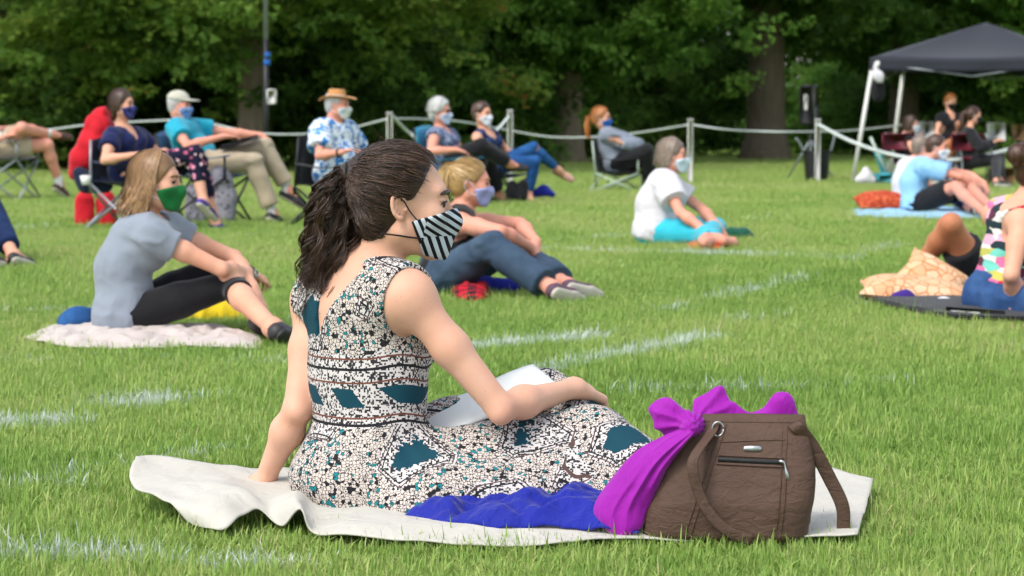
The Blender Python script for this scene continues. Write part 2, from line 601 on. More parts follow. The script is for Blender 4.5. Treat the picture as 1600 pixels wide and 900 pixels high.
def _stripes(t, c):
    x, y, z = t.sep(c)
    # two sewn panels: cheek and front, each with its own stripe direction
    s1 = t.math('SINE', t.math('ADD', t.math('MULTIPLY', x, 360), t.math('MULTIPLY', z, 150)))
    s2 = t.math('SINE', t.math('ADD', t.math('MULTIPLY', x, 235), t.math('MULTIPLY', z, 330)))
    seam = t.math('GREATER_THAN', t.math('ADD', x, t.math('MULTIPLY', z, -0.30)), -0.072)
    s3 = t.math('SINE', t.math('ADD', t.math('MULTIPLY', x, 350), t.math('MULTIPLY', z, 110)))
    low = t.math('LESS_THAN', z, 0.643)
    s2 = t.math('ADD', t.math('MULTIPLY', s2, t.math('SUBTRACT', 1, low)), t.math('MULTIPLY', s3, low))
    s = t.math('ADD', t.math('MULTIPLY', s1, t.math('SUBTRACT', 1, seam)), t.math('MULTIPLY', s2, seam))
    return t.mix(t.math('GREATER_THAN', s, -0.1), lin('101014'), lin('b9c4cc'))
def _floralsplash(base, c1, c2, scale, th=0.5, th2=0.62):
    def f(t, c):
        n = t.noise(c, scale, 2, 0.5, 1.2)
        n2 = t.noise(t.map(c, (1, 1, 1), (0, 0, 0), (3, 5, 7)), scale * 1.3, 2, 0.5, 1.0)
        o = t.mix(t.math('GREATER_THAN', n.outputs[0], th), base, c1)
        return t.mix(t.math('GREATER_THAN', n2.outputs[0], th2), o, c2)
    return f
def _blobs(base, cols, scale, r=0.32):
    def f(t, c):
        v = t.vor(c, scale)
        cc = t.ramp(t.sep(v.outputs['Color'])[0], [((i + 0.0) / len(cols), k) for i, k in enumerate(cols)], 'CONSTANT')
        return t.mix(t.math('LESS_THAN', v.outputs['Distance'], r), base, cc)
    return f
def _cells(cols, scale, line=None, lw=0.05):
    def f(t, c):
        v = t.vor(c, scale)
        o = t.ramp(t.sep(v.outputs['Color'])[0], [(i / len(cols), k) for i, k in enumerate(cols)], 'CONSTANT')
        if line is not None:
            e = t.vor(c, scale, 'DISTANCE_TO_EDGE')
            o = t.mix(t.math('LESS_THAN', e.outputs['Distance'], lw), o, line)
        return o
    return f
def _plaid(t, c):
    x, y, z = t.sep(c)
    a = t.math('GREATER_THAN', t.math('SINE', t.math('MULTIPLY', x, 70)), 0.0)
    b = t.math('GREATER_THAN', t.math('SINE', t.math('MULTIPLY', t.math('ADD', y, z), 70)), 0.0)
    return t.mix(t.math('MULTIPLY', t.math('ADD', a, b), 0.5), lin('c0182a'), lin('14101a'))
def _denim(col, fade):
    def f(t, c):
        n = t.noise(c, 6, 4, 0.6)
        w = t.noise(t.map(c, (1, 1, 0.3)), 260, 2)
        o = t.mix(t.ramp(n.outputs[0], [(0.35, 0), (0.7, 1)]), col, fade)
        return t.mix(t.math('MULTIPLY', w.outputs[0], 0.35), o, tuple(x * 0.4 for x in col))
    return f
M = {}
M['skin_fair'] = skin('skin_fair', lin('d6ab93'), 0.15)
M['skin'] = skin('skin', lin('d8a68c'))
M['skin_pink'] = skin('skin_pink', lin('d99c86'))
M['skin_tan'] = skin('skin_tan', lin('b87c58'))
M['dress'] = pat('patterned_dress', _dress, 0.85, 16, 0.55)
M['stripe_mask'] = pat('striped_mask', _stripes, 0.8, 40, 0.2)
M['hair_dark'] = hairmat('dark_hair', lin('1a120e'), lin('5c4436'))
M['hair_brown'] = hairmat('light_brown_hair', lin('5b3f2a'), lin('b58d63'))
M['hair_bob'] = hairmat('brown_hair', lin('241a15'), lin('5b4436'))
M['hair_blond'] = hairmat('blond_hair', lin('7a5a32'), lin('d2ae72'))
M['hair_grey'] = hairmat('grey_hair', lin('8f8f8d'), lin('dcdcd8'))
M['hair_ash'] = hairmat('ash_hair', lin('5a4c40'), lin('a29080'))
M['hair_red'] = hairmat('red_hair', lin('8a4e22'), lin('d08a4c'))
M['hair_short'] = hairmat('short_brown_hair', lin('2c1d14'), lin('5e4030'))
M['white_cloth'] = fab('white_blanket', lin('bfbbb0'), 0.95, 0.08, 16, 0.7, 700)
M['grey_blanket'] = fab('pale_grey_blanket', lin('bfb3ac'), 0.95, 0.1, 12, 0.5)
M['royal'] = fab('royal_blue_cloth', lin('12208c'), 0.75, 0.2, 34, 0.9)
M['magenta'] = fab('magenta_cloth', lin('920d9a'), 0.66, 0.16, 30, 0.5)
M['tee'] = fab('heather_grey_tee', lin('878f9b'), 0.92, 0.14, 11, 0.6)
M['black'] = fab('black_cloth', lin('16161a'), 0.85, 0.25, 12, 0.5)
M['navy'] = fab('navy_cloth', lin('141c4a'), 0.9, 0.15, 12, 0.5)
M['turq'] = fab('turquoise_cloth', lin('1e9bb4'), 0.9, 0.1, 12, 0.5)
M['aqua'] = fab('aqua_trousers', lin('2fb0c4'), 0.9, 0.1, 12, 0.5)
M['khaki'] = fab('khaki_cloth', lin('b3a48c'), 0.9, 0.12, 12, 0.5)
M['white'] = fab('white_cotton', lin('d2cfd4'), 0.92, 0.05, 12, 0.5)
M['polo'] = fab('pale_blue_polo', lin('8fbfe0'), 0.92, 0.08, 12, 0.5)
M['sweat'] = fab('grey_sweatshirt', lin('7e8794'), 0.92, 0.12, 14, 0.5)
M['red'] = fab('red_cloth', lin('c01224'), 0.8, 0.15, 12, 0.5)
M['yellow'] = fab('yellow_cloth', lin('e6c41a'), 0.7, 0.1, 14, 0.5)
M['green_mask'] = fab('green_mask', lin('136a32'), 0.9, 0.08, 30, 0.3)
M['blue_mask'] = fab('blue_mask', lin('1e5fae'), 0.9, 0.1, 30, 0.3)
M['lilac_mask'] = fab('lilac_mask', lin('9aa2d0'), 0.9, 0.05, 30, 0.3)
M['white_mask'] = fab('white_mask', lin('dfe6ee'), 0.9, 0.04, 30, 0.3)
M['pale_mask'] = fab('pale_blue_mask', lin('c5d9e0'), 0.9, 0.04, 30, 0.3)
M['black_mask'] = fab('black_mask', lin('121214'), 0.9, 0.1, 30, 0.3)
M['navy_mask'] = pat('navy_print_mask', _floralsplash(lin('1b2b6a'), lin('5566a8'), lin('b86a8a'), 70, 0.58, 0.66))
M['print_mask'] = pat('blue_print_mask', _floralsplash(lin('3a6fb0'), lin('a9c4e4'), lin('c06a80'), 60, 0.55, 0.66))
M['lemon_mask'] = pat('pastel_print_mask', _floralsplash(lin('e8dfe4'), lin('8fc6cc'), lin('d8c06a'), 55, 0.52, 0.58))
M['greyblue_mask'] = pat('grey_blue_print_mask', _floralsplash(lin('c6d3e6'), lin('8aa0cc'), lin('6f86bb'), 60, 0.55, 0.62))
M['hawaii'] = pat('floral_aloha_shirt', _floralsplash(lin('e4ecf4'), lin('2f7fc4'), lin('1d4f94'), 17, 0.54, 0.63))
M['floral'] = pat('dark_floral_leggings', _blobs(lin('16162e'), [lin('d98fa6'), lin('16162e'), lin('eec5c8'), lin('b65a78'), lin('16162e')], 22, 0.42))
M['ditsy'] = pat('blue_ditsy_blouse', _floralsplash(lin('4c5878'), lin('a9b4cc'), lin('20284a'), 55, 0.53, 0.58))
M['navyprint'] = pat('navy_print_top', _floralsplash(lin('1a2444'), lin('4a6ea8'), lin('10152c'), 45, 0.6, 0.6))
def _bands(t, c):
    n = t.noise(c, 9, 2)
    q = t.mix(0.06, t.map(c, (.55, .55, 1.6)), n.outputs['Color'], 'ADD')
    return _cells([lin('b8253a'), lin('e8e4dc'), lin('23343a'), lin('d86f9a'), lin('e6dfd4'), lin('b8b45a'), lin('6fc0b0'), lin('dca6ba'), lin('5a2c40'), lin('e8e0d8')], 17)(t, q)
M['multi'] = pat('multicolour_print_top', _bands)
M['blackfloral'] = pat('black_floral_dress', _blobs(lin('17161a'), [lin('b9a9b0'), lin('17161a'), lin('8e3a4a'), lin('17161a')], 16, 0.4))
M['bluejean'] = pat('blue_jeans', _denim(lin('1d4a82'), lin('2f68a4')))
M['darkjean'] = pat('slate_trousers', _denim(lin('34465a'), lin('4a5f74')))
M['navyjean'] = pat('dark_blue_jeans', _denim(lin('13244a'), lin('1f3a68')))
M['shortjean'] = pat('denim_shorts', _denim(lin('2a4878'), lin('44699c')))
M['plaid'] = pat('red_black_plaid', _plaid)
M['pillow_tan'] = pat('tan_lattice_cushion', _cells([lin('d8b08a'), lin('cfa47c'), lin('dcb896')], 17, lin('c07a4c'), 0.045), 0.9, 9, 0.6)
M['pillow_red'] = pat('rust_print_cushion', _floralsplash(lin('a83a24'), lin('c4603a'), lin('d8905a'), 20, 0.55, 0.66), 0.9, 9, 0.6)
M['dots_grey'] = pat('grey_dotted_bag', _blobs(lin('8a8892'), [lin('4a4a55'), lin('5a5a66')], 26, 0.3))
M['straw'] = fab('straw_hat', lin('c08a54'), 0.9, 0.12, 60, 0.4, 250)
M['cap'] = fab('stone_cap', lin('b8b6a6'), 0.9, 0.08, 14, 0.2)
M['bag'] = NT('brown_canvas').m
def _bagmat():
    t = NT('brown_nylon'); c = t.co()
    n = t.noise(t.map(c, (0.85, 1, 1.5)), 34, 5, 0.6, 0.8)
    n0 = t.noise(c, 6, 3)
    t.base(t.mix(n0.outputs[0], lin('4a362d'), lin('604a3d')), 0.7, 0.3)
    w = t.noise(c, 600, 2)
    p = t.bump(w.outputs[0], 0.25, 0.0006)
    t.bump(n.outputs[0], 0.6, 0.010, p)
    return t.m
bpy.data.materials.remove(M['bag'])
M['bag'] = _bagmat()
M['shoe_dark'] = plain('dark_shoe_leather', lin('2a2728'), 0.55)
M['shoe_brown'] = plain('brown_shoe_leather', lin('4a3226'), 0.5)
M['shoe_purple'] = pat('purple_sneaker', _cells([lin('4b3a86'), lin('5a4a98'), lin('3a2f6a'), lin('b8d23a')], 26))
M['shoe_plum'] = plain('plum_hiking_shoe', lin('5a4150'), 0.8)
M['shoe_pink'] = plain('pink_sandal', lin('c89a8c'), 0.6)
M['sole'] = plain('pale_sole', lin('c9c2b4'), 0.7)
M['sock'] = fab('white_sock', lin('dadada'), 0.95, 0.05, 40, 0.4)
M['eye'] = plain('eye_white', lin('b4a69e'), 0.2)
M['iris'] = plain('dark_iris', lin('24170f'), 0.15)
M['metal'] = plain('silver_metal', lin('b4b8b8'), 0.35, 0.9)
M['steel'] = plain('grey_tube', lin('8e959a'), 0.4, 0.5)
M['palegreen'] = plain('pale_green_tube', lin('a9b8aa'), 0.45, 0.2)
M['blackmetal'] = plain('black_tube', lin('1c1c1e'), 0.45, 0.2)
M['blackplastic'] = plain('black_plastic', lin('131416'), 0.5)
M['white_paint'] = plain('white_paint', lin('dcdcd6'), 0.5)
M['rope'] = plain('white_rope', lin('c4ccc8'), 0.8)
M['chair_navy'] = fab('navy_chair_canvas', lin('18203a'), 0.8, 0.15)
M['chair_blue'] = fab('slate_blue_chair_canvas', lin('3f5f86'), 0.8, 0.15)
M['chair_sky'] = fab('sky_blue_chair_canvas', lin('3f9cc0'), 0.8, 0.15)
M['chair_grey'] = fab('grey_chair_canvas', lin('6a6872'), 0.8, 0.15)
M['chair_black'] = fab('black_chair_canvas', lin('1a1a1e'), 0.8, 0.15)
M['chair_maroon'] = plain('maroon_chair_shell', lin('6a1428'), 0.5)
M['tent'] = fab('charcoal_canopy', lin('282b34'), 0.8, 0.10, 5, 0.35)
M['paper'] = plain('paper', lin('e4e6e2'), 0.8, 0, 0.03)
M['cardboard'] = plain('cardboard', lin('a8825a'), 0.85)
M['teal_plastic'] = plain('teal_canvas', lin('3aa0ac'), 0.6)
M['kraft'] = plain('olive_cover', lin('b2ad5e'), 0.7)
M['wood'] = plain('violin_wood', lin('a8621e'), 0.35)
M['purple'] = fab('purple_cloth', lin('3a1f78'))
M['orange'] = fab('orange_cloth', lin('d0602a'))
M['dkgreen'] = fab('dark_green_cloth', lin('12503e'))
M['denimblue'] = pat('blue_denim_cloth', _denim(lin('224f86'), lin('3a6ca8')))
# ------------------------------------------------------------------ ground
def ground():
    t = NT('lawn_soil'); c = t.gen()
    n = t.noise(c, 1.1, 5, 0.6)
    n2 = t.noise(c, 30, 4, 0.7)
    g = t.mix(n.outputs[0], (0.15, 0.25, 0.04), (0.21, 0.31, 0.06))
    t.base(t.mix(t.math('MULTIPLY', n2.outputs[0], 0.6), g, (0.11, 0.12, 0.04)), 0.95, 0.1)
    t.bump(n2.outputs[0], 0.6, 0.03)
    n_ = 40
    xs = np.linspace(-260, 260, n_); ys = np.linspace(-60, 460, n_)
    P = np.stack(np.meshgrid(xs, ys, [0.0], indexing='ij'), -1)[:, :, 0]
    v, f = sheet(P)
    o = obj('ground', (v, f), t.m)
    return tag(o, kind='structure')
ground()

# painted lines on the lawn (pixel survey of their ends -> metres), width, strength
LINES = [((-60, 874), (120, 880), .17, 1), ((120, 880), (420, 893), .17, 1), ((-60, 672), (92, 668), .30, 1.2), ((195, 640), (262, 634), .28, 1.1),
         ((-60, 772), (125, 764), .15, .7), ((-40, 570), (460, 574), .20, .62), ((1040, 490), (1248, 440), .19, 1.5), ((690, 474), (1040, 490), .15, .55),
         ((850, 586), (1100, 534), .18, 1.15), ((730, 551), (935, 529), .20, 1.1), ((870, 381), (1000, 372), .22, .9), ((840, 394), (1310, 408), .26, 1.2),
         ((1310, 408), (1400, 390), .22, .9), ((1150, 507), (1330, 484), .17, .7), ((-40, 494), (150, 492), .2, .8), ((990, 622), (1290, 618), .16, .6),
         ((-40, 365), (120, 358), .24, .7), ((360, 372), (480, 368), .24, .7), ((120, 745), (360, 712), .13, .7), ((1130, 348), (1290, 340), .24, .5),
         ((1290, 470), (1560, 498), .17, .5), ((1300, 610), (1480, 604), .13, .5), ((500, 372), (480, 520), .16, .4)]
_segs = [(G(*a)[:2], G(*b)[:2], w, s) for a, b, w, s in LINES]
def paint_at(xy):
    m = np.zeros(len(xy))
    for a, b, w, s in _segs:
        ba = b - a
        t = np.clip(((xy - a) @ ba) / ba.dot(ba), 0, 1)
        d = np.linalg.norm(xy - a - t[:, None] * ba, axis=1)
        m = np.maximum(m, .80 * min(s, 1.15) * np.clip(1.35 - d / (w * 0.60), 0, 1))
    return m
CLEAR = []          # ground polygons covered by cloth, no grass stands there
def clear_px(pts): CLEAR.append(np.array([G(*p)[:2] for p in pts]))
def in_poly(xy, poly):
    x, y = xy[:, 0], xy[:, 1]
    ins = np.zeros(len(xy), bool)
    n = len(poly)
    for i in range(n):
        (x1, y1), (x2, y2) = poly[i], poly[(i + 1) % n]
        c = ((y1 > y) != (y2 > y)) & (x < (x2 - x1) * (y - y1) / ((y2 - y1) if abs(y2 - y1) > 1e-12 else 1e-12) + x1)
        ins ^= c
    return ins
def grass():
    t = NT('grass_blade')
    ap = t.new('Attribute', attribute_type='INSTANCER'); ap.attribute_name = 'paint'
    at = t.new('Attribute', attribute_type='INSTANCER'); at.attribute_name = 'tone'
    ab = t.new('Attribute'); ab.attribute_name = 'blade'
    f = t.math('ADD', t.math('MULTIPLY', at.outputs['Fac'], 0.62), t.math('MULTIPLY', ab.outputs['Fac'], 0.38))
    col = t.ramp(f, [(0.0, (0.112, 0.230, 0.036)), (0.35, (0.238, 0.390, 0.072)), (0.70, (0.375, 0.495, 0.13)), (0.93, (0.46, 0.50, 0.17)), (1.0, (0.54, 0.48, 0.25))])
    pf = t.math('GREATER_THAN', t.math('ADD', ap.outputs['Fac'], t.math('MULTIPLY', ab.outputs['Fac'], 0.55)), 0.90)
    col = t.mix(t.math('MULTIPLY', pf, 0.85), col, (0.66, 0.72, 0.68))
    t.base(col, 0.55, 0.3)
    tr = t.new('BsdfTranslucent'); t.l.new(col, tr.inputs['Color'])
    ms = t.new('MixShader'); ms.inputs[0].default_value = 0.32
    t.l.new(t.b.outputs[0], ms.inputs[1]); t.l.new(tr.outputs[0], ms.inputs[2]); t.l.new(ms.outputs[0], t.out.inputs[0])
    g = np.random.RandomState(3)
    tufts = bpy.data.collections.new('grass_tufts')
    for k in range(8):
        V_, F_, B_ = [], [], []
        for b in range(30):
            az = g.uniform(0, 6.283); r = 0.055 * math.sqrt(g.uniform())
            x, y = r * math.cos(az), r * math.sin(az)
            la = g.uniform(0, 6.283)
            L = g.uniform(0.026, 0.062) if g.uniform() < .93 else g.uniform(0.065, 0.088)
            lean = abs(g.normal(0.5, 0.42))
            w = g.uniform(0.0010, 0.0023)
            d = np.array([math.cos(la), math.sin(la), 0]); s = np.array([-math.sin(la), math.cos(la), 0])
            i0 = len(V_)
            p = np.array([x, y, -0.006]); ang = lean * 0.3
            for j, ww in enumerate((1.0, 1.05, 0.75, 0.0)):
                if ww > 0:
                    V_ += [p - s * w * ww, p + s * w * ww]
                else:
                    V_.append(p)
                p = p + (d * math.sin(ang) + np.array([0, 0, math.cos(ang)])) * L / 3
                ang += lean * 0.6
            F_ += [(i0, i0 + 1, i0 + 3, i0 + 2), (i0 + 2, i0 + 3, i0 + 5, i0 + 4), (i0 + 4, i0 + 5, i0 + 6)]
            B_ += [g.uniform() if g.uniform() > .05 else 1.25] * 7
        me = mesh_data('grass_tuft', np.array(V_), F_, True)
        a = me.attributes.new('blade', 'FLOAT', 'POINT'); a.data.foreach_set('value', np.array(B_, np.float32))
        me.materials.append(t.m)
        o = bpy.data.objects.new('grass_tuft', me); tufts.objects.link(o)
    pts, sca = [], []
    for y0, y1, den, sc in ((4.0, 7.6, 1250, 0.95), (7.6, 12, 720, 1.05), (12, 20, 330, 1.3), (20, 34, 130, 1.75), (34, 62, 52, 2.3)):
        hw = lambda y: 0.2118 * y + 0.9
        n = int(den * (y1 - y0) * (hw(y0) + hw(y1)))
        y = g.uniform(y0, y1, n * 2); x = g.uniform(-1, 1, n * 2) * hw(y1)
        keep = np.abs(x) < hw(y)
        pts.append(np.stack([x, y], 1)[keep][:n]); sca.append(np.full(len(pts[-1]), sc))
    xy = np.concatenate(pts); sc = np.concatenate(sca)
    keep = np.ones(len(xy), bool)
    for poly in CLEAR: keep &= ~in_poly(xy, poly)
    xy, sc = xy[keep], sc[keep]
    p3 = np.concatenate([xy, np.zeros((len(xy), 1))], 1)
    tone = 0.47 + 0.30 * np.clip(wav(p3, 41, 0.9, 2), 0, 1) + 0.30 * wav(p3, 11, 1.3, 3) + 0.22 * wav(p3, 12, 7, 2) + g.normal(0, .20, len(xy)) + np.clip((xy[:, 1] - 12) / 60, 0, .22)
    brk = 0.80 + 0.60 * wav(p3, 21, 5.0, 3) + g.normal(0, .10, len(xy))
    paint = np.clip(paint_at(xy) * np.clip(brk, 0, 1.2), 0, 1.1)
    hgt = 1 + 0.34 * wav(p3, 31, 3.5, 3) + g.normal(0, .14, len(xy))
    me = bpy.data.meshes.new('grass')
    me.vertices.add(len(xy)); me.vertices.foreach_set('co', p3.astype(np.float32).ravel())
    for nm, val in (('tone', np.clip(tone, 0, 1)), ('paint', paint), ('rot', g.uniform(0, 6.283, len(xy))), ('sxy', sc), ('sz', .86 * sc ** 0.45 * np.clip(hgt, .45, 1.6))):
        a = me.attributes.new(nm, 'FLOAT', 'POINT'); a.data.foreach_set('value', val.astype(np.float32))
    o = bpy.data.objects.new('grass', me); COL.objects.link(o)
    me.materials.append(t.m)
    ng = bpy.data.node_groups.new('scatter_grass', 'GeometryNodeTree')
    ng.interface.new_socket('Geometry', in_out='INPUT', socket_type='NodeSocketGeometry')
    ng.interface.new_socket('Geometry', in_out='OUTPUT', socket_type='NodeSocketGeometry')
    N = ng.nodes; Lk = ng.links
    gi, go = N.new('NodeGroupInput'), N.new('NodeGroupOutput')
    ci = N.new('GeometryNodeCollectionInfo'); ci.inputs['Collection'].default_value = tufts
    ci.inputs['Separate Children'].default_value = True; ci.inputs['Reset Children'].default_value = True
    ip = N.new('GeometryNodeInstanceOnPoints'); ip.inputs['Pick Instance'].default_value = True
    def na(nm):
        q = N.new('GeometryNodeInputNamedAttribute'); q.data_type = 'FLOAT'; q.inputs['Name'].default_value = nm
        return q.outputs['Attribute']
    cr = N.new('ShaderNodeCombineXYZ'); Lk.new(na('rot'), cr.inputs['Z'])
    cs = N.new('ShaderNodeCombineXYZ'); sx = na('sxy'); Lk.new(sx, cs.inputs['X']); Lk.new(sx, cs.inputs['Y']); Lk.new(na('sz'), cs.inputs['Z'])
    Lk.new(gi.outputs[0], ip.inputs['Points']); Lk.new(ci.outputs[0], ip.inputs['Instance'])
    Lk.new(cr.outputs[0], ip.inputs['Rotation']); Lk.new(cs.outputs[0], ip.inputs['Scale'])
    Lk.new(ip.outputs[0], go.inputs[0])
    md = o.modifiers.new('scatter_grass', 'NODES'); md.node_group = ng
    tag(o, 'mown green lawn grass with worn white paint lines', 'grass', kind='stuff')

# ------------------------------------------------------------------ trees
def leafmat(name, stops, transl=0.55):
    t = NT(name)
    a = t.new('Attribute', attribute_type='INSTANCER'); a.attribute_name = 'tone'
    b = t.new('Attribute'); b.attribute_name = 'leaf'
    col = t.ramp(t.math('ADD', a.outputs['Fac'], b.outputs['Fac']), stops)
    t.base(col, 0.65, 0.2)
    tr = t.new('BsdfTranslucent'); t.l.new(col, tr.inputs['Color'])
    ms = t.new('MixShader'); ms.inputs[0].default_value = transl
    t.l.new(t.b.outputs[0], ms.inputs[1]); t.l.new(tr.outputs[0], ms.inputs[2]); t.l.new(ms.outputs[0], t.out.inputs[0])
    return t.m
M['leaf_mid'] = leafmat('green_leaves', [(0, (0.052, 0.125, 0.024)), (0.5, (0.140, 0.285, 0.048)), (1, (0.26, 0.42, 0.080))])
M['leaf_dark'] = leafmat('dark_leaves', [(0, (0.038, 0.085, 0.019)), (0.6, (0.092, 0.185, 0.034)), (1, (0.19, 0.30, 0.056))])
M['leaf_turn'] = leafmat('turning_leaves', [(0, (0.050, 0.110, 0.020)), (0.5, (0.145, 0.255, 0.040)), (0.82, (0.25, 0.33, 0.055)), (0.93, (0.28, 0.20, 0.04)), (1, (0.30, 0.14, 0.04))])
def _bark(f=1.0):
    t = NT('bark'); c = t.co()
    n = t.noise(t.map(c, (1, 1, 0.18)), 9, 5, 0.65, 0.4)
    m_ = t.noise(c, 1.6, 3)
    a = t.mix(n.outputs[0], (0.075 * f, 0.056 * f, 0.040 * f), (0.26 * f, 0.21 * f, 0.155 * f))
    t.base(t.mix(t.math('MULTIPLY', m_.outputs[0], 0.5), a, (0.10, 0.10, 0.055)), 0.95, 0.1)
    t.bump(n.outputs[0], 1.0, 0.06)
    return t.m
M['bark'], M['bark_pale'] = _bark(), _bark(1.9)
SPRAYS, LEAFV = {}, {}
def sprays(key):
    """a few leafy twig ends (70 folded leaves each) that crowns are filled with"""
    if key in SPRAYS: return SPRAYS[key]
    cl = bpy.data.collections.new('leaf_sprays_' + key)
    for k in range(6):
        g = np.random.RandomState(40 + k)
        N = 80
        az = g.uniform(0, 6.283, N); r = .40 * np.sqrt(g.uniform(0, 1, N))
        p = np.stack([r * np.cos(az), r * np.sin(az), g.normal(0, .055, N) - .45 * r * r], 1)
        L = .105 * g.uniform(.6, 1.3, N)[:, None]
        a = np.stack([np.cos(az) + g.normal(0, .5, N), np.sin(az) + g.normal(0, .5, N), g.normal(-.35, .35, N)], 1); a /= np.linalg.norm(a, axis=1, keepdims=True)
        nn = g.normal(size=(N, 3)) * .95 + np.array([0, 0, .8])
        b = np.cross(nn, a); b /= np.maximum(np.linalg.norm(b, axis=1, keepdims=True), 1e-6)
        u = np.cross(a, b)
        v = np.stack([p - a * L * .5, p + b * L * .34 + u * L * .12, p + a * L * .5, p - b * L * .34 + u * L * .12], 1).reshape(-1, 3)
        LEAFV.setdefault(k, (p, a, b, u, L))
        me = mesh_data('leaf_spray', v, np.arange(N * 4).reshape(N, 4), False)
        at = me.attributes.new('leaf', 'FLOAT', 'POINT'); at.data.foreach_set('value', np.repeat(g.normal(0, .12, N), 4).astype(np.float32))
        me.materials.append(M[key])
        cl.objects.link(bpy.data.objects.new('leaf_spray', me))
    ng = bpy.data.node_groups.new('fill_crown_' + key, 'GeometryNodeTree')
    ng.interface.new_socket('Geometry', in_out='INPUT', socket_type='NodeSocketGeometry')
    ng.interface.new_socket('Geometry', in_out='OUTPUT', socket_type='NodeSocketGeometry')
    N = ng.nodes; Lk = ng.links
    gi, go = N.new('NodeGroupInput'), N.new('NodeGroupOutput')
    ci = N.new('GeometryNodeCollectionInfo'); ci.inputs['Collection'].default_value = cl
    ci.inputs['Separate Children'].default_value = True; ci.inputs['Reset Children'].default_value = True
    ip = N.new('GeometryNodeInstanceOnPoints'); ip.inputs['Pick Instance'].default_value = True
    def na(nm, ty):
        q = N.new('GeometryNodeInputNamedAttribute'); q.data_type = ty; q.inputs['Name'].default_value = nm
        return q.outputs['Attribute']
    Lk.new(gi.outputs[0], ip.inputs['Points']); Lk.new(ci.outputs[0], ip.inputs['Instance'])
    Lk.new(na('rot', 'FLOAT_VECTOR'), ip.inputs['Rotation']); Lk.new(na('size', 'FLOAT'), ip.inputs['Scale'])
    Lk.new(ip.outputs[0], go.inputs[0])
    SPRAYS[key] = ng
    return ng
def crown_data(name, clumps, per, seed, spread, size, key):
    """points of a crown; every point carries one leaf spray"""
    g = np.random.RandomState(seed)
    n = len(clumps); c = np.repeat(clumps, per, 0); N = len(c)
    cr = np.repeat(g.uniform(.55, 1.45, n), per)[:, None]
    off = g.normal(size=(N, 3)) * spread * cr * np.array([1, 1, .55])
    off[:, 2] -= .30 * (off[:, 0] ** 2 + off[:, 1] ** 2) / spread
    tone = np.repeat(g.uniform(.12, .72, n) + .25 * wav(clumps, seed + 8, .75, 2), per) + g.normal(0, .08, N)
    rot = np.stack([g.normal(0, .35, N), g.normal(0, .35, N), g.uniform(0, 6.283, N)], 1)
    me = bpy.data.meshes.new(name)
    me.vertices.add(N); me.vertices.foreach_set('co', (c + off).astype(np.float32).ravel())
    at = me.attributes.new('tone', 'FLOAT', 'POINT'); at.data.foreach_set('value', np.clip(tone, 0, 1).astype(np.float32))
    at = me.attributes.new('size', 'FLOAT', 'POINT'); at.data.foreach_set('value', (size * g.uniform(.7, 1.3, N)).astype(np.float32))
    at = me.attributes.new('rot', 'FLOAT_VECTOR', 'POINT'); at.data.foreach_set('vector', rot.astype(np.float32).ravel())
    me.materials.append(M[key])
    return me
def crown_obj(name, me, key, parent=None):
    o = bpy.data.objects.new(name, me); COL.objects.link(o); o.parent = parent
    o.modifiers.new('leaves', 'NODES').node_group = sprays(key)
    return o
def crown_mesh(name, clumps, per, seed, spread, size, key):
    """a crown as real geometry: leaf sprays set round every clump, one small leaf face each"""
    sprays(key)
    g = np.random.RandomState(seed)
    n = len(clumps); c = np.repeat(clumps, per, 0); N = len(c)
    cr = np.repeat(g.uniform(.55, 1.45, n), per)[:, None]
    off = g.normal(size=(N, 3)) * spread * cr * np.array([1, 1, .55])
    off[:, 2] -= .30 * (off[:, 0] ** 2 + off[:, 1] ** 2) / spread
    tone = np.repeat(g.uniform(.12, .72, n) + .25 * wav(clumps, seed + 8, .75, 2), per) + g.normal(0, .08, N)
    ax, ay, az = g.normal(0, .35, N), g.normal(0, .35, N), g.uniform(0, 6.283, N)
    cx, sx, cy, sy, cz, sz = np.cos(ax), np.sin(ax), np.cos(ay), np.sin(ay), np.cos(az), np.sin(az)
    Rm = np.stack([np.stack([cz * cy, cz * sy * sx - sz * cx, cz * sy * cx + sz * sx], -1), np.stack([sz * cy, sz * sy * sx + cz * cx, sz * sy * cx - cz * sx], -1), np.stack([-sy, cy * sx, cy * cx], -1)], 1)
    sc = size * g.uniform(.7, 1.3, N); pick = g.randint(0, 6, N)
    vs, ts = [], []
    for k in range(6):
        m = pick == k
        p, a, b, u, L = LEAFV[k]
        tri = np.stack([p - a * L * .55, p + a * L * .35 + b * L * .42 + u * L * .1, p + a * L * .35 - b * L * .42 + u * L * .1], 1).reshape(-1, 3)
        vs.append((np.einsum('nij,kj->nki', Rm[m], tri) * sc[m][:, None, None] + (c + off)[m][:, None]).reshape(-1, 3))
        nl = len(p)
        ts.append(np.repeat((np.repeat(tone[m], nl) + g.normal(0, .12, m.sum() * nl)), 3))
    v = np.concatenate(vs); t = np.clip(np.concatenate(ts), 0, 1)
    me = mesh_data(name, v, np.arange(len(v)).reshape(-1, 3), False)
    at = me.attributes.new('leaf', 'FLOAT', 'POINT'); at.data.foreach_set('value', t.astype(np.float32))
    me.materials.append(M[key])
    return me
CROWNS = {}
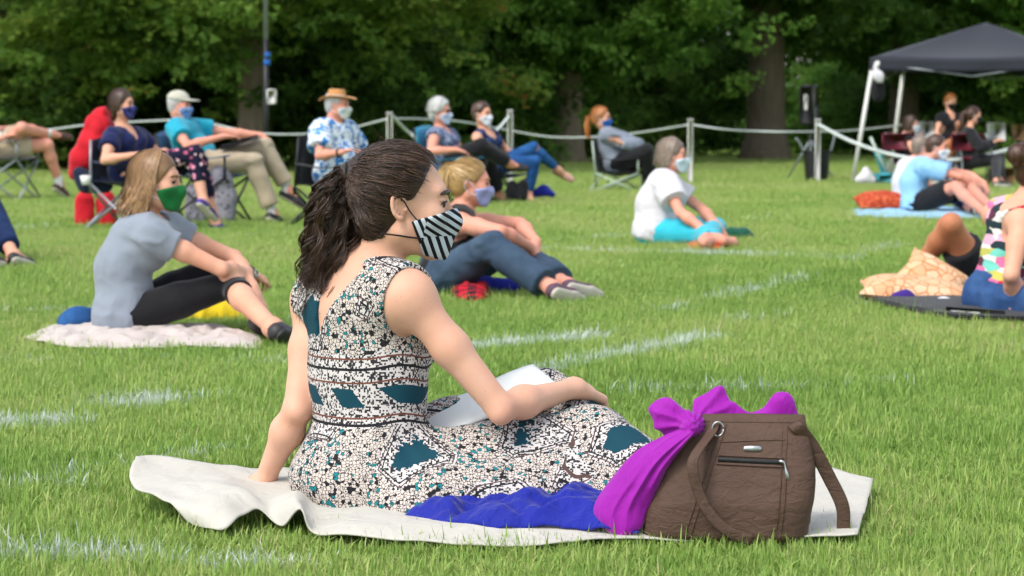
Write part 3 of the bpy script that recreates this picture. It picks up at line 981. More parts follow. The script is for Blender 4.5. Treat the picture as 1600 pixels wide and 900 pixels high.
def crown_of(key, seed):
    """unit crown (radius 1, flat-bottomed) per leaf kind, shared between its trees"""
    if (key, seed) not in CROWNS:
        g = np.random.RandomState(seed); cl = []
        while len(cl) < 215:
            d = g.normal(size=3); d /= np.linalg.norm(d)
            p = d * np.array([4.7, 3.6, 4.6]) * (g.uniform(.45, 1) ** .5) * (1 + .22 * float(wav(d[None] * 2.2, seed + 5, 2.0, 2)[0])) + np.array([0, 0, 4.0])
            if p[2] < g.uniform(0, .8): continue
            if wav(p[None], seed + 2, 1.15, 2)[0] < -.15 and g.uniform() < .92: continue
            cl.append(p)
        cl = np.array(cl)
        CROWNS[(key, seed)] = (crown_mesh('crown', cl, 9, seed + 1, .55, 1.12, key), cl)
    return CROWNS[(key, seed)]
def crown_clumps(rad, zc, seed, nclump, zmin):
    g = np.random.RandomState(seed)
    cl = []
    rad = np.asarray(rad, float)
    while len(cl) < nclump:
        d = g.normal(size=3); d /= np.linalg.norm(d)
        r = g.uniform(.45, 1) ** .5
        bump_ = 1 + .22 * float(wav(d[None] * 2.2, seed + 5, 2.0, 2)[0])
        p = d * rad * r * bump_ + np.array([0, 0, zc])
        if p[2] < zmin + g.uniform(0, .7): continue
        if wav(p[None], seed + 2, 1.15, 2)[0] < -.15 and g.uniform() < .92: continue
        cl.append(p)
    return np.array(cl)
def trunk_mesh(r, h, cl, seed, fork):
    g = np.random.RandomState(seed)
    mb = MB()
    pts = [np.array([0, 0, -.15]), np.array([0, 0, .12]), np.array([.02, .01, .5]), np.array([.03, 0, fork * .6]), np.array([g.normal(0, .06), g.normal(0, .06), fork])]
    mb.add(*tube(lerp_path(pts, 16), np.interp(np.linspace(0, 1, 16), [0, .1, .25, .6, 1], [r * 1.75, r * 1.42, r * 1.12, r, r * .92]), 14))
    top = pts[-1]
    order = g.permutation(len(cl))[:16]
    for i, k in enumerate(order):
        e = cl[k]
        st = np.array([0, 0, g.uniform(fork * .8, fork)]) if i < 9 else top
        mid = st * .5 + e * .5 + np.array([0, 0, .5 + g.uniform(0, .6)])
        q = lerp_path([st, mid, e], 9)
        mb.add(*tube(q, np.linspace(r * g.uniform(.3, .48), .03, 9), 7))
    mb.add(*tube(lerp_path([top - [0, 0, .2], top + [.2, .1, 2], top + [.1, -.3, 4.5]], 9), np.linspace(r * .9, .08, 9), 10))
    return mb.get()
def tree(px, row, r, sc, zmin, seed, key, label, rz=0.0, fork=3.4, bark='bark', group='trees at the edge of the lawn'):
    b = G(px, row)
    root = empty('tree', b, label, 'tree', group)
    me, cl = crown_of(key, seed)
    o = bpy.data.objects.new('crown', me); COL.objects.link(o); o.parent = root
    o.scale = sc; o.rotation_euler.z = rz; o.location.z = zmin
    c, s_ = math.cos(rz), math.sin(rz)
    q = cl * np.array(sc); q = np.stack([q[:, 0] * c - q[:, 1] * s_, q[:, 0] * s_ + q[:, 1] * c, q[:, 2] + zmin], 1)
    v, f = trunk_mesh(r, 0, q, int(px) % 97, fork)
    obj('trunk', (v + b, f), M[bark], root)
    return root
# ------------------------------------------------------------------ people
def on_ray(px, py, c, L, sgn, zmin=.035):
    """point on the sight line through a surveyed pixel at distance L from joint c (sgn<0: the nearer of the two)"""
    d = nrm(ray(px, py)); oc = EYE - c
    b = oc.dot(d); q = b * b - (oc.dot(oc) - L * L)
    t = -b + (sgn * math.sqrt(q) if q > 0 else 0)
    p = EYE + d * t
    return p if p[2] > zmin or d[2] > -1e-3 else EYE + d * ((zmin - CAM_H) / d[2])
class Frame:
    def __init__(s, c, f, roll=0.0, sc=1.0):
        s.c = np.asarray(c, float); s.f = nrm(f)
        l = nrm(np.cross([0, 0, 1.0], s.f)); u = np.cross(s.f, l)
        s.l = l * math.cos(roll) + u * math.sin(roll); s.u = np.cross(s.f, s.l); s.s = sc
    def __call__(s, a, b, c): return s.c + s.s * (s.f * a + s.l * b + s.u * c)
    @property
    def ax(s): return np.array([s.f, s.l, s.u])
def add_head(S, h, fem=True):
    s, ax = h.s, h.ax
    S.ell(h(-.012, 0, .035), V(.098, .076, .088) * s, ax, .02)
    S.ell(h(.030, 0, -.025), V(.066, .064, .083) * s, ax, .03)
    for b in (-1, 1):
        S.cone(h(.002, .048 * b, -.062), h(.068, .014 * b, -.098), .022 * s, .019 * s, .03)
        S.ell(h(.064, .044 * b, -.022), V(.026, .024, .022) * s, ax, .025)
    S.ell(h(.074, 0, -.102), V(.019, .022, .017) * s, ax, .02)
    S.ell(h(.074, 0, .030), V(.022, .052, .022) * s, ax, .02)
    for b in (-1, 1):
        S.ell(h(.103, .034 * b, .004), V(.017, .018, .012) * s, ax, .012, 's')
        S.ell(h(.0840, .034 * b, .0122), V(.0130, .0165, .0058) * s, ax, .004)
        S.ell(h(.0825, .034 * b, -.0086), V(.0115, .0150, .0048) * s, ax, .004)
    S.cone(h(.094, 0, .012), h(.115, 0, -.034), .008 * s, .0130 * s, .012)
    for b in (-1, 1):
        S.ell(h(.108, .013 * b, -.036), V(.012, .009, .009) * s, ax, .008)
    S.ell(h(.094, 0, -.066), V(.012, .024, .009) * s, ax, .01)
    for b in (-1, 1):
        ea = np.array([nrm(h.f * .93 + h.u * .25 + h.l * b * -.30), nrm(h.l * b + h.f * .3), nrm(h.u - h.f * .22)])
        S.ell(h(-.012, .0735 * b, -.006), V(.0170, .0050, .0270) * s, ea, .003)
        E = lambda an, rx, rz, o: h(-.012 + rx * math.cos(an) - .2 * rz * math.sin(an), o * b - (.004 * math.cos(an)) * b, -.004 + rz * math.sin(an))
        ang = np.linspace(R(25), R(262), 12)
        rim = [E(q, .0165, .0275, .0855) for q in ang]
        S.chain(rim, list(np.array([.0035] + [.0046] * 8 + [.0050, .0056, .0060]) * s), .0015)
        S.chain([h(.002, .0770 * b, .008)] + [rim[0]], [.003 * s, .0035 * s], .0015)
        S.chain([E(q, .0085, .0150, .0805) for q in np.linspace(R(70), R(250), 6)], [.0036 * s] * 6, .0015)
        S.ell(h(-.006, .0790 * b, -.031), V(.0070, .0050, .0075) * s, ea, .003)
        S.ell(h(.004, .0765 * b, -.011), V(.004, .006, .0065) * s, ea, .002)
def add_hand(S, wr, d, n, side, s=1.0, curl=0.5, k=.006, spread=.0, fist=False):
    """palm and five fingers; d: along the hand, n: back of the hand, side: unit dir of the thumb"""
    d = nrm(d); n = nrm(n - d * np.dot(n, d)); t = nrm(np.cross(d, n))
    if np.dot(t, side) < 0: t = -t
    S.cone(wr, wr + d * .035 * s, .025 * s, .027 * s, .02, n, .72)
    for o in (-.022, -.007, .008, .022):
        S.cone(wr + d * .02 * s + t * o * .7 * s, wr + d * .085 * s + t * o * 1.15 * s, .016 * s, .0135 * s, .008, n, .8)
    for o, L, sp in ((.029, .066, .10), (.0095, .075, .02), (-.0095, .070, -.05), (-.027, .054, -.14)):
        p = wr + d * (.088 - abs(o) * .25) * s + t * o * s
        a = curl * .55; dd0 = nrm(d + t * (sp * .5 + spread * o * 20))
        r0 = .0086
        for frac in (.44, .31, .25):
            dd = dd0 * math.cos(a) - n * math.sin(a)
            q = p + dd * L * frac * s
            S.cone(p, q, r0 * s, (r0 - .0009) * s, .003)
            p = q; r0 -= .0009; a += curl * .75
    p = wr + d * .028 * s + t * .026 * s - n * .006 * s
    a = nrm(d * .72 + t * .62 - n * .25)
    q = p + a * .038 * s
    S.cone(p, q, .013 * s, .0105 * s, .008)
    S.cone(q, q + nrm(d * .92 + t * .25 - n * (.15 + curl * .3)) * .032 * s, .0100 * s, .0080 * s, .004)

def person(label, row, J, s=1.0, hs=1.0, girth=1.0, fem=True, vox=.011, skin='skin', top=None, bot=None, shoes=None, hair=None,
           mask=None, bust=None, belly=0.0, extra=None, group=None, hpose=None, brow=None):
    """builds one figure from surveyed joints. J: pixel joints; R is the side nearer the camera for people facing right"""
    Y = rowY(row)
    P = lambda q: W(q[0], q[1], Y + (q[2] if len(q) > 2 else 0))
    pel, nek, hc = P(J['pel']), P(J['nek']), P(J['head'])
    az, hz = R(J.get('bf', 0)), R(J.get('hb', J.get('bf', 0)))
    fwd = V(math.cos(az), math.sin(az), 0); left = V(-math.sin(az), math.cos(az), 0)
    hfw = V(math.cos(hz), math.sin(hz), 0); hl = V(-math.sin(hz), math.cos(hz), 0)
    u = nrm(nek - pel); tl = np.linalg.norm(nek - pel)
    fwd = nrm(fwd - u * fwd.dot(u))
    ha = R(J.get('ha_az', J.get('bf', 0)))
    hf = V(math.cos(ha), math.sin(ha), J.get('hp', -.05))
    h = Frame(hc, hf, J.get('roll', 0), .95 * hs * s)
    root = empty('person', V(pel[0], pel[1], 0), label, 'person', group)
    g = girth * s; gl = g * J.get('legr', 1.0); ga = g * J.get('armr', 1.0)
    j = dict(pel=pel, nek=nek, root=root, h=h, fwd=fwd, left=left, u=u)
    sw = .165 * s * (1 if fem else 1.12)
    j['shR'] = P(J['shR']) if 'shR' in J else nek - left * sw - u * .045 * s
    j['shL'] = P(J['shL']) if 'shL' in J else nek + left * sw - u * .045 * s
    j['hiR'] = pel - hl * .085 * s; j['hiL'] = pel + hl * .085 * s
    for sd, sg in (('R', -1), ('L', 1)):
        a = J.get('el' + sd)
        j['el' + sd] = on_ray(a[0], a[1], j['sh' + sd], a[3] if len(a) > 3 else .28 * s, a[2] if len(a) > 2 else sg)
        a = J['wr' + sd]
        j['wr' + sd] = on_ray(a[0], a[1], j['el' + sd], a[3] if len(a) > 3 else .245 * s, a[2] if len(a) > 2 else sg)
        a = J['ha' + sd]
        j['ha' + sd] = on_ray(a[0], a[1], j['wr' + sd], .13 * s, a[2] if len(a) > 2 else sg)
        a = J['kn' + sd]
        j['kn' + sd] = on_ray(a[0], a[1], j['hi' + sd], .43 * s, a[2] if len(a) > 2 else sg)
        a = J['an' + sd]
        j['an' + sd] = on_ray(a[0], a[1], j['kn' + sd], .41 * s, a[2] if len(a) > 2 else sg, .085)
        a = J['to' + sd]
        j['to' + sd] = on_ray(a[0], a[1], j['an' + sd], .17 * s, a[2] if len(a) > 2 else sg)
    slouch = J.get('slouch', .03) * s
    mid = (pel + nek) / 2 - fwd * slouch
    def torso(S, o=0.0, k=.05, low=True):
        if low:
            S.cone(pel - u * .01, pel + (mid - pel) * .35, (.112 + o / 1) * g, (.108 + o) * g, k, hl, 1.42)
            for b in (-1, 1): S.ell(pel - hfw * .05 * g + hl * .075 * b * g, np.full(3, .098 * g + o), None, k)
        S.cone(pel + (mid - pel) * .45, mid, .104 * g + o, .100 * g + o, k, left, 1.30)
        S.cone(mid, mid + (nek - mid) * .62, .102 * g + o, .106 * g + o, k, left, 1.36 if fem else 1.5)
        S.cone(j['shR'] + left * .03, j['shL'] - left * .03, .052 * s + o, .052 * s + o, k)
        for sd in 'RL':
            S.cone(nek + u * .01, j['sh' + sd], .045 * s + o, .050 * s + o, k)
        if bust if bust is not None else fem:
            for b in (-1, 1):
                S.ell(mid + (nek - mid) * .42 + fwd * .088 * g + left * .072 * b * s, V(.058, .062, .06) * s + o, np.array([fwd, left, u]), .03)
        if belly:
            S.ell(mid - u * .06 * s + fwd * .05 * s, V(.09 + belly, .13, .12) * s + o, np.array([fwd, left, u]), .05)
    def arm(S, sd, o=0.0, t1=2.0, k=.025):
        a, b, c = j['sh' + sd], j['el' + sd], j['wr' + sd]
        m = a + (b - a) * .45
        if t1 >= 1:
            S.cone(a, m, .051 * ga + o, .045 * ga + o, k); S.cone(m, b, .045 * ga + o, .035 * ga + o, k)
            if t1 > 1:
                e = b + (c - b) * (t1 - 1); q = b + (c - b) * min(.3, t1 - 1)
                S.cone(b, q, .034 * ga + o, .039 * ga + o, k * .6)
                if t1 > 1.3: S.cone(q, e, .039 * ga + o, (.039 - .015 * (t1 - 1)) * ga + o, k)
                if o == 0: S.ell(b + nrm(b - (a + c) / 2) * .020 * g, np.full(3, .019 * g), None, .016)
        else:
            e = a + (b - a) * t1
            S.cone(a, e, .053 * g + o, (.053 - .012 * t1) * g + o * 1.25, k)
    def leg(S, sd, o=0.0, t1=2.0, k=.03, flare=0.0):
        a, b, c = j['hi' + sd], j['kn' + sd], j['an' + sd]
        if t1 >= 1:
            m = a + (b - a) * .5
            S.cone(a, m, .092 * gl + o, .078 * gl + o, k); S.cone(m, b, .078 * gl + o, .055 * gl + o, k)
            if t1 > 1:
                bd = nrm(b - (a + c) / 2)
                q = b + (c - b) * min(.3, t1 - 1) - bd * .012
                S.cone(b, q, .054 * g + o, .055 * g + o, k)
                e = b + (c - b) * min(t1 - 1, 1)
                S.cone(q, e, .055 * g + o + flare * .3, np.interp(t1, [1, 1.3, 2], [.055, .055, .036]) * g + o + flare, k)
        else:
            S.cone(a, a + (b - a) * t1, .092 * g + o, (.092 - .034 * t1) * g + o + flare, k)
    def cut(S, sd, limb, t1, rad=.10):
        a, b, c = (j['sh' + sd], j['el' + sd], j['wr' + sd]) if limb == 'arm' else (j['hi' + sd], j['kn' + sd], j['an' + sd])
        d = nrm(b - a) if t1 <= 1 else nrm(c - b)
        e = a + (b - a) * t1 if t1 <= 1 else b + (c - b) * (t1 - 1)
        x = nrm(np.cross(d, V(.3, .5, .8))); y = np.cross(d, x)
        S.rbox(e + d * .055, V(.055, rad, rad), .0, np.array([d, x, y]), .004, 's')
    B = SDF()
    torso(B)
    nb = h(-.022, 0, -.065)
    B.cone(nek - u * .02, nb, (.052 if fem else .060) * s, (.047 if fem else .055) * s, .03)
    add_head(B, h, fem)
    for sd in 'RL':
        arm(B, sd); leg(B, sd)
        hd = j['ha' + sd] - j['wr' + sd]
        hp = (hpose or {}).get(sd, {})
        n = hp.get('n', V(0, 0, 1)); side = hp.get('side', left if sd == 'R' else -left)
        add_hand(B, j['wr' + sd], hd, np.asarray(n, float), np.asarray(side, float), s * 1.02, hp.get('curl', .55))
        td = nrm(j['to' + sd] - j['an' + sd]); sh = nrm(j['an' + sd] - j['kn' + sd])
        dn = sh - td * sh.dot(td)
        dn = nrm(dn) if np.linalg.norm(dn) > .25 else nrm(V(0, 0, -1) - td * -td[2])
        j['dn' + sd], j['td' + sd] = dn, td
        an = j['an' + sd]
        B.cone(an, an + dn * .042 * s - td * .03 * s, .036 * s, .030 * s, .02)
        B.cone(an + dn * .042 * s - td * .03 * s, an + dn * .055 * s + td * .10 * s, .030 * s, .028 * s, .02)
        B.cone(an, an + dn * .05 * s + td * .09 * s, .034 * s, .028 * s, .03)
        B.cone(an + dn * .055 * s + td * .10 * s, an + dn * .06 * s + td * .155 * s, .030 * s, .018 * s, .02, np.cross(dn, td), 1.4)
    j.update(torso=torso, arm=arm, leg=leg, cut=cut, body=B, mid=mid, s=s, g=g, vox=vox, hl=hl, hfw=hfw)
    if extra and 'body' in extra: extra['body'](B, j)
    j['bodyobj'] = obj('body', B.mesh(vox, 2 if vox > .005 else 1), M[skin], root)
    def wr_(amp, sd, fr=16):
        def f_(v):
            near = np.zeros(len(v))
            for q, rr in ((pel + u * .08, .16), (j['shR'], .13), (j['shL'], .13), (j['knR'], .12), (j['knL'], .12), (j['elR'], .10), (j['elL'], .10), (j['hiR'], .15), (j['hiL'], .15)):
                near = np.maximum(near, np.exp(-((v - q) ** 2).sum(1) / rr ** 2))
            return 1.75 * amp * (.75 * wav(v, sd, fr, 3) + near * 2.6 * (.42 - np.abs(wav(v * np.array([1, 1, 1.5]), sd + 2, fr * 1.5, 2))))
        return f_
    if top:
        S = SDF(); o = top.get('o', .012)
        torso(S, o, .05)
        S.plane(pel - u * top.get('hem', .03) * s, -u)
        sl = top.get('sleeve', .5)
        for sd in 'RL':
            if sl > 0: arm(S, sd, o + top.get('so', .006), sl)
        for sd in 'RL':
            if 0 < sl: cut(S, sd, 'arm', sl)
            elif sl == 0:
                a = j['sh' + sd]; out = nrm(a - nek)
                S.ell(a + out * .05 * s, V(.085, .085, .10) * s, np.array([out, np.cross(u, out), u]), .01, 's')
        nk = top.get('neck', 'round')
        S.ell(nek + u * .055 * s + fwd * .02 * s, V(.085, .075, .075) * s, np.array([fwd, left, u]), .01, 's')
        if nk == 'v':
            S.cone(nek + fwd * .10 * s + u * .0, nek + fwd * .15 * s - u * .13 * s, .055 * s, .012 * s, .008, op='s')
        if nk == 'tank':
            S.ell(nek + fwd * .09 * s, V(.09, .075, .09) * s, np.array([fwd, left, u]), .01, 's')
            S.ell(nek - fwd * .09 * s + u * .02, V(.07, .07, .09) * s, np.array([fwd, left, u]), .01, 's')
        j['top'] = obj(top.get('name', 'shirt'), S.mesh(vox, 2, wr_(top.get('wr', .005), 5)), M[top['m']], root)
    if bot:
        S = SDF(); o = bot.get('o', .010)
        torso(S, o * .6, .05)
        S.plane(pel + u * bot.get('rise', .10) * s, u)
        ls = bot.get('len', (2, 2))
        for sd, L in zip('RL', ls):
            leg(S, sd, o, L, .02, bot.get('flare', 0.0))
        for sd, L in zip('RL', ls):
            cut(S, sd, 'leg', L, .13 if L < 1 else .075)
        if 'fill' in bot: bot['fill'](S, j)
        j['bot'] = obj(bot.get('name', 'trousers'), S.mesh(vox, 2, wr_(bot.get('wr', .005), 8)), M[bot['m']], root)
    if shoes:
        for sd in 'RL':
            an, dn, td = j['an' + sd], j['dn' + sd], j['td' + sd]
            if shoes.get('sock'):
                S = SDF(); sh = nrm(j['an' + sd] - j['kn' + sd])
                S.cone(an - sh * .075 * s, an + dn * .03 * s, .043 * s, .041 * s, .01)
                obj('sock', S.mesh(vox * .9, 1), M['sock'], root)
            S = SDF()
            hl_, bl, tp = an + dn * .045 * s - td * .035 * s, an + dn * .058 * s + td * .10 * s, an + dn * .062 * s + td * .165 * s
            S.cone(hl_, bl, .038 * s, .036 * s, .02); S.cone(bl, tp, .037 * s, .027 * s, .02, np.cross(dn, td), 1.25)
            if not shoes.get('low'): S.cone(an + dn * .02 * s, an + dn * .05 * s + td * .08 * s, .040 * s, .034 * s, .02)
            S.plane(an + dn * .082 * s, dn)
            so = obj('shoe', S.mesh(vox * .8, 2), M[shoes['m']], root)
            S = SDF()
            S.cone(hl_ + dn * .026 * s, bl + dn * .016 * s, .036 * s, .038 * s, .01, dn, .4); S.cone(bl + dn * .016 * s, tp + dn * .014 * s, .038 * s, .032 * s, .01, dn, .4)
            obj('sole', S.mesh(vox * .8, 1), M[shoes.get('sole', 'sole')], so)
    face(root, h, mask, vox, M[brow] if brow else M.get(hair['m']) if hair else None)
    if hair: do_hair(root, h, hair, vox, nek)
    return j

def face(root, h, mask, vox, hm):
    s, ax = h.s, h.ax
    for b in (-1, 1):
        S = SDF(); S.ell(h(.0815, .034 * b, .003), V(.0116, .0132, .0106) * s, ax, .001)
        e = obj('eye', S.mesh(.004, 0), M['eye'], root)
        S = SDF(); S.ell(h(.0872, .0350 * b, .0025), V(.0074, .0098, .0080) * s, ax, .001)
        obj('iris', S.mesh(.0025, 0), M['iris'], e)
        if hm:
            q = lerp_path([h(.0995, .012 * b, .025), h(.0985, .030 * b, .031), h(.0800, .060 * b, .025)], 7)
            obj('eyebrow', tube(q, np.array([.0035, .0048, .0054, .0052, .0048, .0040, .0018]) * s, 6), hm, root)
            q = lerp_path([h(.0930, .020 * b, .006), h(.0955, .034 * b, .0095), h(.084, .051 * b, .003)], 7)
            obj('eyelid', tube(q, np.array([.0012, .0022, .0030, .0033, .0030, .0024, .0012]) * s, 6), M['iris'], root)
    if mask:
        S = SDF(); o = .007
        S.ell(h(.030, 0, -.025), V(.066, .064, .083) * s + o, ax, .02)
        for b in (-1, 1):
            S.cone(h(.002, .048 * b, -.062), h(.068, .014 * b, -.098), .022 * s + o, .019 * s + o, .03)
            S.ell(h(.064, .044 * b, -.022), V(.026, .024, .022) * s + o, ax, .025)
        S.cone(h(.096, 0, 0.0), h(.112, 0, -.034), .008 * s + o, .012 * s + o, .03)
        S.cone(h(.108, 0, -.040), h(.082, 0, -.098), .016 * s, .014 * s + o, .04)
        tp = h(.112, 0, -.008)
        S.plane(tp, h.u - h.f * .30)
        S.plane(h(.022 if mask == 'stripe_mask' else .030, 0, -.05), -h.f - h.u * .42)
        S.plane(h(.07, 0, -.118), -h.u - h.f * .25)
        m = obj('face_mask', S.mesh(min(vox * .8, .008), 2), M[mask], root)
        for b in (-1, 1):
            q = lerp_path([h(.036, .067 * b, -.036), h(.012, .080 * b, -.012), h(-.020, .085 * b, .014), h(-.032, .082 * b, -.008), h(-.020, .078 * b, -.042), h(.046, .063 * b, -.072)], 16)
            if mask == 'stripe_mask': q = lerp_path([h(.032, .069 * b, -.036), h(.012, .080 * b, -.014), h(-.004, .084 * b, .010), h(-.020, .080 * b, .020)], 12)
            obj('ear_loop', tube(q, .0016 * s, 5), M['black_mask'] if mask == 'stripe_mask' else M['white_mask'], m)

# ------------------------------------------------------------------ hair
def strand_mesh(P, r, sides=2, out=None):
    """P (n,k,3) strands, r (k,) radii profile or (n,k)"""
    P = np.asarray(P, float)
    n, k, _ = P.shape
    r = np.broadcast_to(r, (n, k))
    T = np.gradient(P, axis=1); T /= np.maximum(np.linalg.norm(T, axis=2, keepdims=True), 1e-9)
    ref = np.array([.31, .62, .72]) if out is None else P - out
    U = np.cross(T, ref); U /= np.maximum(np.linalg.norm(U, axis=2, keepdims=True), 1e-6)
    Wv = np.cross(T, U)
    a = np.linspace(0, 2 * np.pi, sides, endpoint=False)
    v = P[:, :, None] + (U[:, :, None] * np.cos(a)[None, None, :, None] + Wv[:, :, None] * np.sin(a)[None, None, :, None]) * r[:, :, None, None]
    idx = np.arange(n * k * sides).reshape(n, k, sides)
    if sides == 2:
        return v.reshape(-1, 3), np.stack([idx[:, :-1, 0], idx[:, :-1, 1], idx[:, 1:, 1], idx[:, 1:, 0]], -1).reshape(-1, 4)
    i2 = np.roll(idx, -1, 2)
    f = np.stack([idx[:, :-1], i2[:, :-1], i2[:, 1:], idx[:, 1:]], -1).reshape(-1, 4)
    return v.reshape(-1, 3), f
def hair_obj(name, parts, m, root, seed=0):
    """parts: list of (v,f,tone per vertex)"""
    vs, fs, ts, n = [], [], [], 0
    for v, f, t in parts:
        vs.append(v); fs.append(f + n); ts.append(t); n += len(v)
    o = obj(name, (np.concatenate(vs), np.concatenate(fs)), m, root)
    a = o.data.attributes.new('tone', 'FLOAT', 'POINT'); a.data.foreach_set('value', np.concatenate(ts).astype(np.float32))
    return o
def scalp(h, grow=.010):
    """hair cap hugging the skull, open at the face"""
    S = SDF(); s, ax = h.s, h.ax
    S.ell(h(-.014, 0, .036), (V(.098, .076, .088) + grow) * s, ax, .02)
    S.ell(h(-.048, 0, -.022), (V(.054, .060, .068) + grow * .5) * s, ax, .03)
    return S
def open_face(S, h, hl=.0):
    s, ax = h.s, h.ax
    S.plane(h(.024 + hl, 0, -.012), h.f * .87 - h.u * .45)
    for b in (-1, 1): S.ell(h(.006, .090 * b, -.034), V(.030, .032, .050) * s, ax, .010, 's')
    return S
def sph_path(h, d0, d1, k, rad, lift=.0):
    """paths over the skull (and the swell of the nape) from directions d0 to d1 (n,3 in head frame)"""
    t = np.linspace(0, 1, k)[None, :, None]
    d = d0[:, None] * (1 - t) + d1[:, None] * t
    d /= np.linalg.norm(d, axis=2, keepdims=True)
    rr = 1 / np.sqrt(((d / rad) ** 2).sum(2, keepdims=True))
    c2, r2 = np.array([-.034, 0, -.058]), V(.060, .066, .074)
    A = ((d / r2) ** 2).sum(2, keepdims=True); B = (d * -c2 / r2 ** 2).sum(2, keepdims=True); C = ((c2 / r2) ** 2).sum() - 1
    q = B * B - A * C
    t2 = np.where(q > 0, (-B + np.sqrt(np.maximum(q, 0))) / A, 0)
    return d * (np.maximum(rr, t2) + lift)
def to_world(h, P):
    return h.c + h.s * (P[..., :1] * h.f + P[..., 1:2] * h.l + P[..., 2:] * h.u)
def do_hair(root, h, hr, vox, nek):
    kind = hr['k']; m = M[hr['m']]; g = np.random.RandomState(hr.get('seed', 4))
    n = hr.get('n', 260); s = h.s
    S = scalp(h, hr.get('grow', .012))
    if kind in ('short', 'pony', 'bun'):
        open_face(S, h, hr.get('hl', 0))
        S.plane(h(0, 0, hr.get('nape', -.075)), -h.u + h.f * .3)
    else:
        open_face(S, h, .012)
    cen = np.array([-.014, 0, .036]); rad = V(.098, .076, .088) + hr.get('grow', .012)
    parts = []
    tail = hr.get('tail')
    if kind in ('pony', 'bun'):
        tie = np.array(hr.get('tie', (-.105, 0, .03)))
        d0 = g.normal(size=(n * 3, 3)); d0 /= np.linalg.norm(d0, axis=1, keepdims=True)
        w0 = d0 * rad + cen
        ok = (w0[:, 2] > -.065) & (.87 * (w0[:, 0] - .024) - .45 * (w0[:, 2] + .012) < 0) & ~((w0[:, 0] > -.032) & (w0[:, 2] < .012)) & (w0[:, 0] > -.10)
        d0 = d0[ok][:n]
        d1 = np.tile(nrm(tie - cen), (len(d0), 1))
        Pp = sph_path(h, d0, d1, 12, rad, .001) + cen
        Pp += g.normal(size=(len(d0), 1, 3)) * .0025
        ph = g.uniform(0, 6.3, (len(d0), 1, 3)); tt = np.linspace(0, 1, 12)[None, :, None]
        Pp += np.sin(tt * g.uniform(8, 22, (len(d0), 1, 3)) + ph) * hr.get('wave', .0015)
        v, f = strand_mesh(to_world(h, Pp), np.array([.4, .9, 1, 1, 1, 1, 1, 1, 1, 1, 1, .8]) * hr.get('sr', .0032) * s, out=h.c)
        parts.append((v, f, np.repeat(g.uniform(0, 1, len(d0)), 24)))
    if kind == 'bun':
        c = h(*(tie * 1.25)); br = hr.get('br', .045) * s
        S.ell(c, np.full(3, br), None, .012)
        q = g.normal(size=(n, 3)); q /= np.linalg.norm(q, axis=1, keepdims=True)
        ax_ = g.normal(size=(n, 3)); ax_ = np.cross(q, ax_); ax_ /= np.linalg.norm(ax_, axis=1, keepdims=True)
        th = np.linspace(0, 2.4, 10)[None, :, None]
        Pb = c + (q[:, None] * np.cos(th) + ax_[:, None] * np.sin(th)) * br * g.uniform(.95, 1.15, (n, 1, 1))
        v, f = strand_mesh(Pb, np.full(10, .0034), out=c); parts.append((v, f, np.repeat(g.uniform(0, 1, n), 20)))
    if kind == 'pony':
        L = hr.get('len', .26); pts = hr.get('path', [(0, 0, 0), (-.04, 0, .0), (-.06, 0, -.08), (-.05, 0, -.20), (-.03, 0, -L)])
        C = to_world(h, lerp_path(np.array(pts) + tie, 16))
        sp = np.interp(np.linspace(0, 1, 16), [0, .15, .6, 1], [.012, .03, .038, .018]) * hr.get('spread', 1)
        off = g.normal(size=(n, 3)); off /= np.linalg.norm(off, axis=1, keepdims=True); off *= g.uniform(.2, 1, (n, 1)) ** .6
        T_ = C[None] + off[:, None] * sp[None, :, None]
        ph = g.uniform(0, 6.3, (n, 1, 1)); T_ += .004 * np.sin(np.linspace(0, 9, 16)[None, :, None] + ph) * g.normal(size=(n, 1, 3))
        v, f = strand_mesh(T_, np.interp(np.linspace(0, 1, 16), [0, .2, .8, 1], [.003, .0042, .0036, .0006]))
        parts.append((v, f, np.repeat(g.uniform(0, 1, n), 32)))
        S.chain(list(C[1:13]), [.02] + list(sp[2:13] * .75), .02)
    if kind in ('long', 'bob'):
        drop = hr.get('drop', .12)
        a0 = hr.get('az0', 66); az = g.uniform(R(a0), R(360 - a0), n)
        side = np.where(az < math.pi, 1, -1)
        st = np.stack([np.clip(.045 * np.cos(az) + g.normal(0, .03, n), -.07, .085), side * np.abs(g.normal(0, .008, n)), np.full(n, .1)], 1)
        d0 = st / np.linalg.norm(st, axis=1, keepdims=True)
        dn_ = np.stack([np.cos(az), np.sin(az), np.full(n, -.02)], 1); d1 = dn_ / np.linalg.norm(dn_, axis=1, keepdims=True)
        d0[:, 2] += .9
        Pp = sph_path(h, d0, d1, 11, rad + .004, .001) + cen
        end = Pp[:, -1]
        k2 = 10; t = np.linspace(0, 1, k2 + 1)[1:][None, :, None]
        dl = drop * g.uniform(.82, 1.08, (n, 1, 1))
        fall = end[:, None] + t * dl * np.array([0, 0, -1.0]) + (t ** 2) * np.array(hr.get('sweep', (-.015, 0, 0))) + (t * (1 - t)) * dn_[:, None] * .02
        fall[:, :, :2] *= 1 - .10 * t[:, :, :1]
        wv = hr.get('wave', .005)
        fall += wv * np.sin(t * g.uniform(6, 13, (n, 1, 3)) + g.uniform(0, 6.3, (n, 1, 3))) * t
        Pp = np.concatenate([Pp, fall], 1)
        Pw = to_world(h, Pp)
        kk = Pp.shape[1]
        v, f = strand_mesh(Pw, np.interp(np.linspace(0, 1, kk), [0, .1, .85, 1], [.002, .0052, .0052, .0012]) * s * hr.get('sr', 1), out=h.c)
        parts.append((v, f, np.repeat(g.uniform(0, 1, n), kk * 2)))
        # inner mass behind the ears and neck
        S.ell(h(-.045, 0, -.02 - drop * .35), V(.050, .075, .06 + drop * .42) * s, h.ax, .03)
    v, f = S.mesh(vox, 2, lambda v: .003 * wav(v, 3, 60, 2))
